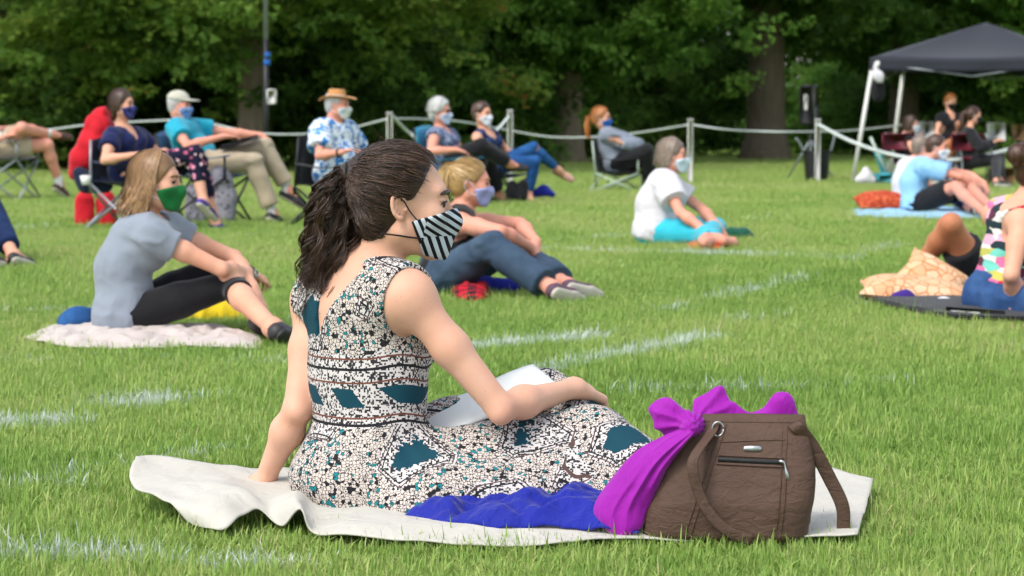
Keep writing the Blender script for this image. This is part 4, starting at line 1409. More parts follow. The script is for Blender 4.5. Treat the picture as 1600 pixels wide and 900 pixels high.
    parts.append((v, f, .35 + .3 * wav(v, 9, 45, 2)))
    return hair_obj('hair', parts, m, root)
# ------------------------------------------------------------------ the woman in the patterned dress
def main_woman():
    row = 805; Y = rowY(row)
    J = dict(legr=.86, armr=.90, pel=(581, 744), nek=(566, 432), head=(629, 318, -.03), bf=42, hb=26, ha_az=6, hp=-.04, roll=0.0, slouch=.0,
             shR=(641, 466, -.13), shL=(494, 470, .13),
             elR=(782, 638, -1), wrR=(899, 606, 1), haR=(938, 622, 1), elL=(464, 640, -1, .272), wrL=(412, 752, 1, .218), haL=(350, 772, 1),
             knR=(925, 690, 1), anR=(1040, 775, 1), toR=(1100, 790, 1), knL=(850, 622, 1), anL=(990, 745, 1), toL=(1060, 770, 1))
    def fill_body(B, j): pass
    j = person('woman in patterned dress with dark curly ponytail and black and white striped mask', row, J, s=1.1, hs=.965, girth=.90, vox=.0044,
               skin='skin_fair', brow='hair_dark', mask='stripe_mask', shoes=None, bust=True,
               hpose={'R': dict(n=V(.25, -.2, 1), side=V(-.2, 1, .1), curl=.75), 'L': dict(n=V(-.1, 0, 1), side=V(.3, -1, 0), curl=.12)})
    root, h = j['root'], j['h']
    pel, nek, fwd, left, u, mid, g = j['pel'], j['nek'], j['fwd'], j['left'], j['u'], j['mid'], j['g']
    # dress
    S = SDF()
    j['torso'](S, .009, .05)
    hr_, hl_, kr, kl, ar, al = j['hiR'], j['hiL'], j['knR'], j['knL'], j['anR'], j['anL']
    for sd in 'RL': j['leg'](S, sd, .012, 1.9, .04)
    for t in np.linspace(.15, 1, 6):
        S.cone(hr_ + (kr - hr_) * t - V(0, 0, .03), hl_ + (kl - hl_) * t - V(0, 0, .03), .045, .045, .03)
        S.cone(kr + (ar - kr) * t, kl + (al - kl) * t, .04, .04, .06)
    gA, gB, gC = G(640, 792, .06) + V(0, .06, 0), G(930, 792, .06) + V(0, .1, 0), ar + V(.0, 0, 0)
    for t in np.linspace(0, 1, 12):
        q = gA * (1 - t) + gB * t
        p = hr_ + (kr - hr_) * min(1, .1 + t * .9)
        S.cone(p, V(q[0], q[1], .06), .075 - .030 * t, .055, .06)
    for t in np.linspace(0, 1, 8):
        p = kr + (ar - kr) * t
        S.cone(p, V(p[0] - .02, p[1] - .03, .06), .05, .05, .06)
    S.ell(V(pel[0] - .035, pel[1] - .02, .10), V(.135, .14, .10), None, .06)
    bn = -fwd
    # neckline at the back, open sides
    A = W(511, 520, Y - .03)
    for x in np.linspace(514, 606, 9):
        T = W(x, 418, Y - .03)
        S.cone(A, T, .003, .016, .004, bn, 9, 's')
    S.ell(nek + u * .085 + fwd * .0, V(.11, .085, .095), np.array([fwd, left, u]), .008, 's')
    S.ell(nek + fwd * .10 + u * .01, V(.10, .08, .10), np.array([fwd, left, u]), .008, 's')
    for sd, sg in (('R', -1), ('L', 1)):
        a, e = j['sh' + sd], j['el' + sd]
        out = left * sg
        S.ell(a + out * .045 - u * .028, V(.080, .095, .118), np.array([out, fwd, u]), .008, 's')
        S.cone(a + out * .02, a + (e - a) * .45, .06, .055, .006, op='s')
    S.plane(V(0, 0, .035), V(0, 0, -1))
    def folds(v):
        w = wav(v * np.array([1, 1, .35]), 5, 30, 2)
        low = np.clip((nek[2] - .30 - v[:, 2]) / .12, 0, 1)
        fx = np.abs(wav(v, 8, 17, 2))
        gath = np.abs(np.sin((v[:, 0] * 1.0 + v[:, 1] * .8) * 62 + 1.6 * wav(v, 21, 9, 2)))
        wz_ = np.exp(-((v[:, 2] - .20) / .05) ** 2)
        return low * (.011 * w - .012 * fx + .004) + .002 * w - .006 * gath * wz_ * low
    dress = obj('dress', S.mesh(.0054, 2, folds), M['dress'], root)
    # hair: combed-back waves to the tie, then a curly tail
    g = np.random.RandomState(12)
    S = scalp(h, .007)
    open_face(S, h, -.017)
    tie = np.array([-.124, 0, .066])
    S.cone(h(-.08, 0, .07), h(*tie), .05, .022, .03)
    S.plane(h(0, 0, -.078), -h.u + h.f * .45)
    cen = np.array([-.014, 0, .036]); rad = V(.098, .076, .088) + .013
    parts = []
    n = 2900
    d0 = g.normal(size=(n * 4, 3)); d0 /= np.linalg.norm(d0, axis=1, keepdims=True)
    w0 = d0 * rad + cen
    hairline = .076 - 1.1 * np.abs(w0[:, 1]) * 0
    okf = (.87 * (w0[:, 0] - .024) - .45 * (w0[:, 2] + .012) < g.uniform(-.004, .007, len(w0))) & ~((w0[:, 0] > -.030) & (w0[:, 2] < .010)) & (w0[:, 2] > -.085)
    d0 = d0[okf][:n]
    nl = 420
    lo_ = np.stack([g.uniform(-.10, -.022, nl), g.choice([-1, 1], nl) * g.uniform(.02, .07, nl), g.uniform(-.085, .0, nl)], 1) - cen
    d0 = np.concatenate([d0, lo_ / np.linalg.norm(lo_, axis=1, keepdims=True)]); n = len(d0)
    d1 = np.tile(nrm(tie - cen), (n, 1)) + g.normal(size=(n, 3)) * .05
    k = 12
    P = sph_path(h, d0, d1, k, rad, .0005)
    tt = np.linspace(0, 1, k)[None, :, None]
    P += cen + (tt ** 4) * (tie - cen - nrm(tie - cen) * .12) * .35
    fr = g.uniform(7, 18, (n, 1, 3)); ph = g.uniform(0, 6.3, (n, 1, 3))
    P += np.sin(tt * fr + ph) * g.uniform(.001, .0046, (n, 1, 1)) * np.minimum(tt * 4, 1)
    P += nrm(np.array([0, 0, 1])) * 0 + d0[:, None] * g.uniform(-.002, .0045, (n, 1, 1)) * np.sin(tt * np.pi)
    v, f = strand_mesh(to_world(h, P), np.interp(np.linspace(0, 1, k), [0, .12, .9, 1], [.0002, .0012, .0015, .0010]) * g.uniform(.4, 1.5, (n, 1)), 3)
    parts.append((v, f, np.repeat(np.clip(g.normal(.40, .34, n), 0, 1), k * 3)))
    # tail
    px = [(540, 272), (524, 296), (518, 335), (514, 380), (507, 425), (498, 462)]
    C = lerp_path([W(a, b, Y - .02 + d) for (a, b), d in zip(px, (-.0, .0, .01, .02, .02, .02))], 40)
    nl, k = 165, 25
    n = nl * 16
    lk = np.repeat(np.arange(nl), 16)
    ln = (np.clip(g.normal(.80, .2, nl), .3, 1.12)[lk] * g.uniform(.88, 1.06, n))
    t = np.linspace(0, 1, k)[None, :] * ln[:, None]
    ci = np.clip(t * 39, 0, 38.999); i0 = ci.astype(int); fr_ = (ci - i0)[..., None]
    base = C[i0] * (1 - fr_) + C[i0 + 1] * fr_
    base[..., 2] -= np.clip(t - 1, 0, 1) * .25
    off = g.normal(size=(nl, 3)); off /= np.linalg.norm(off, axis=1, keepdims=True); off *= g.uniform(0, 1, (nl, 1)) ** .45
    off[:, 0] += .10
    spr = np.interp(t, [0, .06, .25, .55, .85, 1.1], [.010, .030, .054, .066, .064, .054])
    fz = np.where(g.uniform(size=nl) < .14, g.uniform(1.1, 1.45, nl), 1.0)[lk][:, None]
    base += off[lk][:, None] * (spr * fz)[..., None]
    fq = g.uniform(14, 30, (nl, 1))[lk] * g.uniform(.97, 1.03, (n, 1)); p0 = g.uniform(0, 6.3, (nl, 1))[lk] + g.normal(0, .35, (n, 1))
    am = g.uniform(.006, .014, (nl, 1))[lk] * g.uniform(.8, 1.2, (n, 1)) * np.clip(t * 5, 0, 1)
    a1 = g.normal(size=(nl, 3)); a1[:, 2] *= .3; a1 /= np.linalg.norm(a1, axis=1, keepdims=True)
    a2 = np.cross(a1, [0, 0, 1.0]); a2 /= np.linalg.norm(a2, axis=1, keepdims=True)
    base += (np.cos(t * fq + p0) * am)[..., None] * a1[lk][:, None] + (np.sin(t * fq + p0) * am)[..., None] * a2[lk][:, None]
    base += g.normal(size=(n, 1, 3)) * .0026 * np.clip(t * 3, .3, 1.6)[..., None]
    base += np.sin(t * 17 + g.uniform(0, 6.3, (n, 1)))[..., None] * g.normal(size=(n, 1, 3)) * .0018
    v, f = strand_mesh(base, np.interp(np.linspace(0, 1, k), [0, .1, .8, 1], [.0010, .0014, .0011, .0002]) * g.uniform(.5, 1.2, (n, 1)), 3)
    parts.append((v, f, np.clip(np.repeat(np.clip(g.normal(.42, .25, nl)[lk] + g.normal(0, .12, n), 0, 1), k * 3) + np.tile(np.repeat(np.linspace(-.12, .38, k), 3), n), 0, 1)))
    S.chain([C[2], C[8], C[16], C[24], C[30]], [.015, .036, .046, .044, .026], .02)
    # fly-away hairs round the head
    n = 150; k = 9
    d = g.normal(size=(n, 3)); d[:, 2] = np.abs(d[:, 2]); d[:, 0] = -np.abs(d[:, 0]) + .15; d /= np.linalg.norm(d, axis=1, keepdims=True)
    P = (d * rad + cen)[:, None] + np.linspace(0, 1, k)[None, :, None] * (d * .35 + g.normal(size=(n, 3)) * .6 + np.array([-.8, 0, -.1]))[:, None] * g.uniform(.01, .04, (n, 1, 1))
    P += np.sin(np.linspace(0, 7, k)[None, :, None] + g.uniform(0, 6, (n, 1, 3))) * .002
    v, f = strand_mesh(to_world(h, P), np.full(k, .00045)); parts.append((v, f, np.full(len(v), .8)))
    v, f = S.mesh(.006, 2, lambda v: .002 * wav(v, 3, 70, 2)); parts.append((v, f, np.full(len(v), .05)))
    hair_obj('hair', parts, M['hair_dark'], root)
    obj('hair_tie', tube([h(*(tie + np.array([-.004, .019 * math.cos(a), .019 * math.sin(a)]))) for a in np.linspace(0, 6.283, 20)], .005, 6), M['black'], root)
    for b in (-1,):
        obj('mask_strap', tube(lerp_path([h(.046, .064 * b, -.074), h(.018, .074 * b, -.072), h(-.018, .076 * b, -.068), h(-.050, .064 * b, -.066)], 12), .0022, 6), M['black_mask'], root)
    return j
MAIN = main_woman()

# ------------------------------------------------------------------ white blanket under her
def blanket_white():
    e = lambda l: [G(a, b, z) for a, b, z in l]
    bot = e([(302, 829, .02), (352, 830, .03), (400, 795, .06), (440, 822, .03), (470, 800, .075), (490, 835, .03), (560, 836, .04), (700, 848, .03), (850, 850, .03), (990, 842, .03), (1200, 842, .03), (1340, 834, .04)])
    right = e([(1340, 834, .04), (1352, 800, .04), (1364, 752, .05)])
    top = e([(212, 727, .10), (250, 722, .10), (330, 730, .09), (470, 742, .06), (700, 735, .05), (1000, 725, .05), (1200, 735, .05), (1300, 734, .06), (1364, 752, .05)])
    lft = e([(302, 829, .02), (262, 800, .05), (205, 770, .06), (212, 727, .10)])
    P = coons(bot, right, top, lft, 180, 60)
    P[..., 2] = np.maximum(P[..., 2], .028)
    r = wav(P * np.array([1, 1.4, 0]), 5, 9, 3)
    edge = np.minimum(np.linspace(0, 1, 60)[None] * 6, 1)
    lf = np.clip(1.25 - np.linspace(0, 1, 180) * 3.2, .10, 1)[:, None]
    P[..., 2] += .030 * lf * (r * .8 + .3) * (0.4 + .6 * edge)
    P[..., 2] += .006 * wav(P * np.array([1, 1, 0]), 15, 28, 2)
    cr_ = np.abs(wav(P * np.array([1, 1, 0]), 33, 11, 2))
    P[..., 2] += .016 * (.35 - np.clip(cr_, 0, .7)) * np.clip(edge + .2, 0, 1)
    P[..., 2] = np.maximum(P[..., 2], .026)
    return tag(obj('picnic_blanket', sheet(P, .0035), M['white_cloth']), 'creased white blanket under the woman in the patterned dress', 'blanket')
blanket_white()
clear_px([(230, 745), (300, 815), (480, 822), (700, 842), (990, 836), (1320, 826), (1350, 770), (1200, 740), (700, 738), (400, 738)])
def rumple(name, outline, zb, hgt, seed, m, label, cat, freq=14, n=60, thick=.004, parent=None):
    """crumpled cloth lying on the ground: outline bot/right/top/left px polylines"""
    bot, right, top, lft = [[G(a, b, zb) for a, b in q] for q in outline]
    P = coons(bot, right, top, lft, n, max(12, n // 2))
    a, b = np.meshgrid(np.linspace(-1, 1, P.shape[0]), np.linspace(-1, 1, P.shape[1]), indexing='ij')
    fall = np.clip((1 - np.abs(a) ** 4) * (1 - np.abs(b) ** 4), 0, 1)
    P[..., 2] += hgt * fall * np.clip(.55 + .75 * (1 - 2 * np.abs(wav(P, seed, freq, 3))), 0, 2) + .0 
    P[..., 2] += .15 * hgt * wav(P, seed + 3, freq * 2.4, 2)
    P[..., :2] += .12 * hgt * np.stack([wav(P, seed + 1, freq, 2), wav(P, seed + 2, freq, 2)], -1)
    P[..., 2] = np.maximum(P[..., 2], zb * .7)
    o = obj(name, sheet(P, thick), M[m], parent)
    if label: tag(o, label, cat)
    return o
rumple('jacket', ([(622, 806), (760, 822), (880, 824), (1000, 828)], [(1000, 828), (1000, 805), (985, 785)], [(700, 792), (800, 790), (900, 788), (985, 785)], [(622, 806), (655, 800), (700, 792)]),
       .045, .050, 4, 'royal', 'royal blue crumpled cloth on the white blanket', 'cloth', 26, 120)
def notebook():
    Y = rowY(805)
    a, b = W(650, 655, Y + .09), W(797, 588, Y + .16)
    d = W(692, 684, Y - .03)
    ux = nrm(b - a); L = np.linalg.norm(b - a); uy = d - a; uy = uy - ux * uy.dot(ux); Wd = max(np.linalg.norm(uy), .15); uy = nrm(uy); uz = np.cross(uy, ux)
    if uz[2] < 0: uz = -uz
    root = empty('notebook', a - uz * .02, 'open notebook with blank lined pages on the lap of the patterned dress', 'notebook')
    for s0, s1 in ((0.0, .5), (.5, 1.0)):
        P = np.zeros((12, 10, 3))
        for i, x in enumerate(np.linspace(s0, s1, 12)):
            z = .012 * (1 - abs(2 * (x - (s0 + s1) / 2) * 2 / 1.0) ** 2 * .6) - .004
            for k, y in enumerate(np.linspace(0, 1, 10)): P[i, k] = a + ux * x * L * 1.25 + uy * y * Wd + uz * z
        obj('page', sheet(P[:, ::-1], .008), M['paper'], root)
    obj('cover', box(a + ux * L * .625 + uy * Wd * .5 - uz * .010, (L * 1.27, Wd * 1.05, .004), np.array([ux, uy, uz]), .001), M['kraft'], root)
notebook()

# ------------------------------------------------------------------ brown tote bag
def tote():
    Y = rowY(868) + .10
    c0 = W(1135, 0, Y); c0[2] = .02
    yaw = R(-6); rx = V(math.cos(yaw), math.sin(yaw), 0); ry = V(-math.sin(yaw), math.cos(yaw), 0); up = V(0.03, .02, 1)
    root = empty('tote_bag', V(c0[0], c0[1], 0), 'dark brown canvas tote bag with zip pocket and two straps on the grass', 'bag')
    H = .264
    def wz(z):
        t = z / H
        return np.interp(t, [0, .04, .25, .6, .85, 1], [.166, .174, .174, .162, .140, .120]), np.interp(t, [0, .05, .3, .6, .85, .96, 1], [.070, .085, .088, .066, .040, .022, .010])
    def P(u_, v_, z, o=0.0):
        """u_,v_ on the unit superellipse"""
        w, d = wz(z)
        q = c0 + rx * ((w + o) * u_ + .042 * (z / H)) + ry * (d + o) * v_ + up * z
        return q
    def front(x, z, o=.002):
        """x metres from the middle on the front face"""
        w, d = wz(z)
        a = min(abs(x) / w, .999)
        v_ = -(1 - a ** 4) ** .25
        return P(x / w, v_, z, o)
    na, nz = 96, 44
    an = np.linspace(0, 2 * math.pi, na, endpoint=False)
    zs = H * np.concatenate([[0, .01], np.linspace(.03, .97, nz - 4), [.99, 1]])
    v = []
    for z in zs:
        for a in an:
            ca, sa = math.cos(a), math.sin(a)
            r_ = (abs(ca) ** 4 + abs(sa) ** 4) ** -.25
            v.append(P(ca * r_, sa * r_, z))
    v = np.array(v)
    top = v[-na:].copy()
    f = []
    for i in range(nz - 1 + 0):
        for k in range(na):
            k2 = (k + 1) % na
            f.append((i * na + k, i * na + k2, (i + 1) * na + k2, (i + 1) * na + k))
    nz_ = len(zs)
    f = [(i * na + k, i * na + (k + 1) % na, (i + 1) * na + (k + 1) % na, (i + 1) * na + k) for i in range(nz_ - 1) for k in range(na)]
    f.append(tuple(range(na))[::-1]); f.append(tuple((nz_ - 1) * na + k for k in range(na)))
    w = wav(v * np.array([1, 1, 1.8]), 6, 13, 3); w2 = wav(v * np.array([.5, .5, 2.2]), 7, 26, 2)
    hz = np.clip(np.array([p[2] for p in v]) / .04, 0, 1)
    nrm2 = (v - (c0 + np.outer(v[:, 2], up))); nrm2[:, 2] = 0; nrm2 /= np.maximum(np.linalg.norm(nrm2, axis=1, keepdims=True), .05)
    dspl = (.0052 * w + .0032 * w2) * hz
    v = v + nrm2 * dspl[:, None]
    body = obj('bag_body', (v, f), M['bag'], root)
    def onbag(x, z, o):
        p = front(x, z, 0)
        i = np.argmin(((v - p) ** 2).sum(1))
        return front(x, z, dspl[i] + o)
    line = lambda pts, r, m, name, fl=None, par=root: obj(name, tube(np.array([onbag(x, z, .0015) for x, z in pts]), r, 6), M[m], par)
    ns = 40
    for x0, x1 in ((-.082, -.050), (-.070, -.040), (.108, .078), (.118, .088)):
        line([(x0 + (x1 - x0) * t, .012 + (H * .93 - .012) * t) for t in np.linspace(0, 1, ns)], .0011, 'bag', 'seam')
    line([(x, .212 + .004 * math.sin(x * 14)) for x in np.linspace(-.045, .088, ns)], .0012, 'bag', 'seam')
    line([(x, .250) for x in np.linspace(-.10, .10, ns)], .0012, 'bag', 'seam')
    # zip pocket
    zp = np.array([onbag(x, .1735 - .035 * x, .0022) for x in np.linspace(-.042, .090, 30)])
    obj('zip', tube(zp, .0052, 8, flat=(V(0, 0, 1), .35)), M['blackplastic'], root)
    zl = np.array([onbag(x, .182 - .035 * x, .0026) for x in np.linspace(-.044, .092, 30)])
    obj('seam', tube(zl, .0016, 6), M['bag'], root)
    zl = np.array([onbag(x, .165 - .035 * x, .0026) for x in np.linspace(-.044, .092, 30)])
    obj('seam', tube(zl, .0016, 6), M['bag'], root)
    e = onbag(.088, .170, .006)
    pl = obj('zip_pull', tube(lerp_path([e + V(-.008, 0, .004), e + V(.002, -.003, .002), e + V(.006, -.004, -.012), e + V(.010, -.004, -.030), e + V(.012, -.004, -.036)], 12), np.array([.003, .004, .0035, .002, .002, .0022, .003, .004, .0045, .0045, .004, .002]), 8), M['metal'], root)
    # oval maker's plate with faint raised letters
    c = onbag(.024, .197, .003); cn = nrm(onbag(.04, .197, .003) - onbag(.008, .197, .003)); cu = nrm(V(0, 0, 1) - cn * cn[2]); cf = np.cross(cn, cu)
    mb = MB(); ring = []
    for k in range(28):
        a = 2 * math.pi * k / 28; r_ = (abs(math.cos(a)) ** 3.5 + abs(math.sin(a)) ** 3.5) ** (-1 / 3.5)
        ring.append((math.cos(a) * r_ * .0195, math.sin(a) * r_ * .0065))
    vv = np.array([c + cn * x + cu * y - cf * 0 for x, y in ring] + [c + cn * x * .93 + cu * y * .85 + cf * .0025 for x, y in ring])
    ff = [(k, (k + 1) % 28, 28 + (k + 1) % 28, 28 + k) for k in range(28)] + [tuple(28 + k for k in range(28))]
    plate = obj('maker_plate', (vv, ff), M['metal'], root)
    mb = MB(); g_ = np.random.RandomState(2)
    for k in range(10):       # worn raised letters, too small to read
        mb.add(*box(c + cn * (-.0125 + k * .0028) + cu * g_.uniform(-.0006, .0006) + cf * .0028, (.0014, g_.uniform(.003, .0055), .0006), np.array([cn, cu, cf])))
    obj('lettering', mb.get(), M['steel'], plate, False)
    # straps
    def ribbon(pts, wdt, name, wd=None):
        q = lerp_path(pts, 60)
        return obj(name, tube(q, wdt, 10, flat=(wd if wd is not None else V(1, .2, .1), .16)), M['bag'], root)
    Yb = Y - .09
    ribbon([onbag(-.062, .250, .006), onbag(-.064, .23, .012), W(1083, 720, Yb - .015), W(1092, 770, Yb - .02), W(1112, 806, Yb - .022), W(1140, 832, Yb - .022), W(1175, 845, Yb - .018)], .0115, 'strap', V(1, 0, .25))
    ribbon([onbag(.098, .248, .004), W(1246, 668, Y - .05), W(1268, 695, Y - .03), W(1295, 745, Y - .02), W(1316, 790, Y - .02), W(1318, 828, Y - .01)], .0145, 'strap', V(.9, 0, .45))
    ring_ = onbag(-.060, .236, .007)
    obj('strap_ring', tube([ring_ + V(.012 * math.cos(a) + .006, -.002, .015 * math.sin(a)) for a in np.linspace(0, 6.283, 18)], .002, 6), M['metal'], root)
    return Y
YB = tote()
def scarf():
    Y = YB
    S = SDF()
    vd = V(0, 1, 0)
    # hanging drape: a pleated pouch of cloth between two surveyed edges
    Lp = lerp_path([W(a, b, Y + d) for a, b, d in ((1070, 668, -.045), (1030, 684, -.02), (990, 708, .0), (955, 748, .01), (930, 785, .01), (930, 808, .0), (950, 832, -.02))], 60)
    Rp = lerp_path([W(a, b, Y + d) for a, b, d in ((1086, 676, -.06), (1066, 700, -.06), (1044, 730, -.05), (1026, 768, -.04), (1012, 800, -.03), (1004, 822, -.03), (990, 836, -.03))], 60)
    n, m = 60, 44
    s_ = np.linspace(0, 1, n)[:, None]; t_ = np.linspace(0, 1, m)[None]
    C = Lp[:, None] * (1 - t_[..., None]) + Rp[:, None] * t_[..., None]
    wd = np.linalg.norm(Rp - Lp, axis=1)[:, None]
    env = np.sin(np.pi * np.clip(s_, .03, 1) ** .8) * .8 + .25
    ph = t_ * 21 + 1.3 * np.sin(s_ * 4.1 + 1.0) + 2.2 * (t_ - .5) * s_ + .8 * np.sin(t_ * 5 + s_ * 7)
    pl = (.55 - np.abs(np.sin(ph * .5))) * .012 * env * (.55 + .45 * np.sin(t_ * 9 + s_ * 5))
    cr = .005 * wav(np.stack(np.broadcast_arrays(t_ * .12, s_ * .22, 0 * t_ * s_), -1), 7, 60, 2)
    dome = np.sin(np.pi * t_) ** .6 * wd * .36
    edge = np.minimum(np.sin(np.pi * t_) * 3, 1) * np.minimum(np.sin(np.pi * np.clip(s_ * .97 + .015, 0, 1)) * 3, 1)
    F = C - vd * ((dome + (pl + cr) * edge))[..., None]
    B = C + vd * (dome * .5)[..., None]
    v1, f1 = sheet(F); v2, f2 = sheet(B)
    root = empty('scarf', V(Lp[30][0], Lp[30][1], 0), 'bright magenta cloth knotted through the brown tote bag', 'scarf')
    obj('drape', (np.concatenate([v1, v2]), np.concatenate([f1, f2[:, ::-1] + len(v1)])), M['magenta'], root)
    # knot and wings over the rim
    K = W(1082, 664, Y - .02)
    S.cone(K, W(1046, 652, Y), .012, .026, .01, vd, .5); S.cone(W(1046, 652, Y), W(1033, 640, Y + .01), .026, .022, .02, vd, .5)
    S.cone(K, W(1050, 668, Y), .016, .02, .01, vd, .5)
    S.cone(W(1088, 660, Y - .0), W(1110, 640, Y + .03), .016, .030, .015, vd, .5); S.cone(W(1110, 640, Y + .03), W(1122, 618, Y + .03), .030, .020, .015, vd, .5)
    S.cone(W(1122, 645, Y + .02), W(1148, 645, Y + .02), .022, .016, .015, vd, .5)
    S.cone(W(1140, 652, Y + .02), W(1200, 656, Y + .02), .012, .016, .015, vd, .6)
    S.cone(W(1200, 650, Y + .02), W(1222, 634, Y + .02), .016, .026, .02, vd, .7); S.cone(W(1222, 636, Y + .02), W(1236, 652, Y + .02), .026, .018, .015, vd, .7)
    S.cone(K, W(1076, 672, Y - .045), .016, .020, .02, vd, .7)
    S.plane(V(0, 0, .03), V(0, 0, -1))
    def fold(v):
        r_ = np.sqrt(((v - K) ** 2).sum(1)); an_ = np.arctan2(v[:, 2] - K[2], v[:, 0] - K[0])
        return .006 * (.5 - np.abs(np.sin(an_ * 7 + 1.5 * wav(v, 3, 14, 2)))) + .005 * (.4 - np.abs(wav(v, 6, 26, 2)))
    obj('knot', S.mesh(.0045, 2, fold), M['magenta'], root)
scarf()
# ------------------------------------------------------------------ the other listeners
CH = {}
def people():
    # young woman in the grey tee, seated on the grass
    J = dict(pel=(200, 492), nek=(222, 350), head=(243, 284, -.02), bf=8, ha_az=-8, slouch=.05, shR=(238, 370, -.14), shL=(262, 362, .17),
             elR=(346, 420, -1), wrR=(392, 428, 1), haR=(411, 436, 1), elL=(366, 402, 1), wrL=(396, 450, -1), haL=(415, 492, -1),
             knR=(362, 444, -1), anR=(426, 512, 1), toR=(455, 523, 1), knL=(340, 416, 1), anL=(408, 503, 1), toL=(445, 520, 1))
    j = person('woman in grey tee with green mask and shoulder-length brown hair hugging her knees', 528, J, s=1.04, hs=.99, girth=.86, vox=.007,
               top=dict(m='tee', sleeve=.34, o=.015, so=.002, hem=.075, wr=.0055), bot=dict(m='black', len=(1.22, 1.22), o=.005, wr=.001, name='leggings'), shoes=dict(m='shoe_dark', sole='shoe_dark'),
               hair=dict(k='long', m='hair_brown', n=560, drop=.175, sweep=(-.05, 0, 0), wave=.008, sr=.9), mask='green_mask', skin='skin',
               hpose={'R': dict(n=V(0, -.6, 1), side=V(1, 0, 1), curl=.8), 'L': dict(n=V(1, -.5, .2), side=V(-.6, -1, .2), curl=.35)})
    w = j['wrR']; d = nrm(j['wrR'] - j['elR']); x = nrm(np.cross(d, V(0, 0, 1))); y = np.cross(d, x)
    st = obj('watch_strap', tube([w - d * .02 + (x * math.cos(a) + y * math.sin(a)) * .030 for a in np.linspace(0, 6.283, 22)], .006, 8), M['blackplastic'], j['root'])
    obj('watch_face', box(w - d * .02 - x * .034 * (1 if x[1] > 0 else -1), (.030, .030, .010), np.array([d, y, x]), .003), M['metal'], st)
    # navy-shirted woman in a camp chair
    J = dict(pel=(208, 268), nek=(193, 206), head=(190, 163, -.03), bf=-28, ha_az=-12, slouch=.03,
             elR=(164, 250, -1), wrR=(205, 243, -1), haR=(228, 236, -1), elL=(255, 246, 1), wrL=(258, 236, -1), haL=(240, 234, -1),
             knR=(304, 240, -1), anR=(318, 314, -1), toR=(338, 332, 1), knL=(312, 254, 1), anL=(336, 344, 1), toL=(362, 356, 1))
    CH['navy'] = person('woman in navy shirt and dark floral leggings with a navy mask in a camp chair', 362, J, hs=1.0, girth=1.06, vox=.012, top=dict(m='navy', sleeve=.5, neck='v', o=.014, so=.014, hem=.06),
           bot=dict(m='floral', len=(1.62, 1.62), o=.010, name='leggings'), shoes=dict(m='shoe_purple'), hair=dict(k='bob', m='hair_bob', n=300, drop=.085, sweep=(-.01, 0, 0), wave=.003), mask='navy_mask')
    # man with the stone cap
    J = dict(pel=(322, 258), nek=(284, 194), head=(280, 164, -.03), bf=-14, ha_az=-12, slouch=.05, elR=(293, 228, -1), wrR=(349, 213, -1), haR=(374, 213, 1), elL=(358, 207, 1), wrL=(408, 211, 1), haL=(432, 224, 1),
             knL=(412, 228, 1), anL=(452, 298, 1), toL=(484, 314, 1), knR=(396, 252, -1), anR=(427, 333, 1), toR=(450, 344, 1))
    CH['cap'] = j = person('man in stone coloured cap and turquoise tee with khaki trousers, legs crossed', 350, J, s=1.06, hs=.95, fem=False, vox=.012, skin='skin_pink', top=dict(m='turq', sleeve=.55, o=.018, so=.018, hem=.07), bot=dict(m='khaki', len=(1.86, 1.84), o=.020, flare=.016, wr=.007),
               shoes=dict(m='shoe_dark', sock=True), hair=dict(k='short', m='hair_grey', n=10, grow=.006), mask='print_mask', belly=.02)
    h = j['h']; S = SDF(); S.ell(h(-.012, 0, .045), V(.112, .092, .092) * h.s, h.ax, .01); S.plane(h(0, 0, .045), -h.u - h.f * .12)
    c = obj('cap', S.mesh(.008, 2), M['cap'], j['root'])
    S = SDF(); S.ell(h(.115, 0, .048), V(.085, .078, .010) * h.s, h.ax, .005); S.ell(h(.06, 0, .05), V(.07, .085, .010) * h.s, h.ax, .01)
    obj('cap_brim', S.mesh(.006, 1), M['cap'], c)
    # man in the straw hat and aloha shirt
    J = dict(pel=(526, 272), nek=(521, 195), head=(527, 164, -.03), bf=-30, ha_az=-14, slouch=.02, elR=(499, 243, -1), wrR=(533, 238, -1), haR=(556, 232, 1), elL=(566, 242, 1), wrL=(562, 238, -1), haL=(545, 236, -1),
             knR=(602, 264, -1), anR=(612, 340, 1), toR=(640, 350, 1), knL=(606, 262, 1), anL=(630, 335, 1), toL=(655, 345, 1))
    CH['hat'] = j = person('man in straw hat and blue floral shirt with a pastel printed mask', 356, J, s=1.05, hs=.98, fem=False, vox=.012, skin='skin_pink', top=dict(m='hawaii', sleeve=.72, o=.02, so=.024, hem=.08), bot=dict(m='navyjean', len=(1.9, 1.9), o=.014),
               shoes=dict(m='shoe_brown', sock=True), hair=dict(k='short', m='hair_grey', n=10, grow=.006), mask='lemon_mask', belly=.03)
    h = j['h']; S = SDF(); S.cone(h(-.012, 0, .05), h(-.006, 0, .125), .098 * h.s, .070 * h.s, .01, h.l, .82); S.plane(h(0, 0, .138), h.u); S.ell(h(0, 0, .155), V(.06, .022, .03) * h.s, h.ax, .012, 's')
    S.plane(h(0, 0, .045), -h.u)
    c = obj('hat', S.mesh(.008, 2), M['straw'], j['root'])
    P = np.zeros((40, 7, 3))
    for i, a in enumerate(np.linspace(0, 2 * math.pi, 40)):
        for k, r in enumerate(np.linspace(.088, .155, 7)):
            t = (r - .088) / .067
            P[i, k] = h((r + .012) * math.cos(a), r * .86 * math.sin(a), .058 + t * (.022 * abs(math.sin(a)) - .020 * abs(math.cos(a)) ** 2 * (1.6 if math.cos(a) < 0 else .25)))
    obj('hat_brim', sheet(P, .004), M['straw'], c)
    obj('hat_band', tube([h(-.010 + .104 * math.cos(a), .084 * math.sin(a), .066) for a in np.linspace(0, 2 * math.pi, 30)], .007, 6), M['khaki'], c)
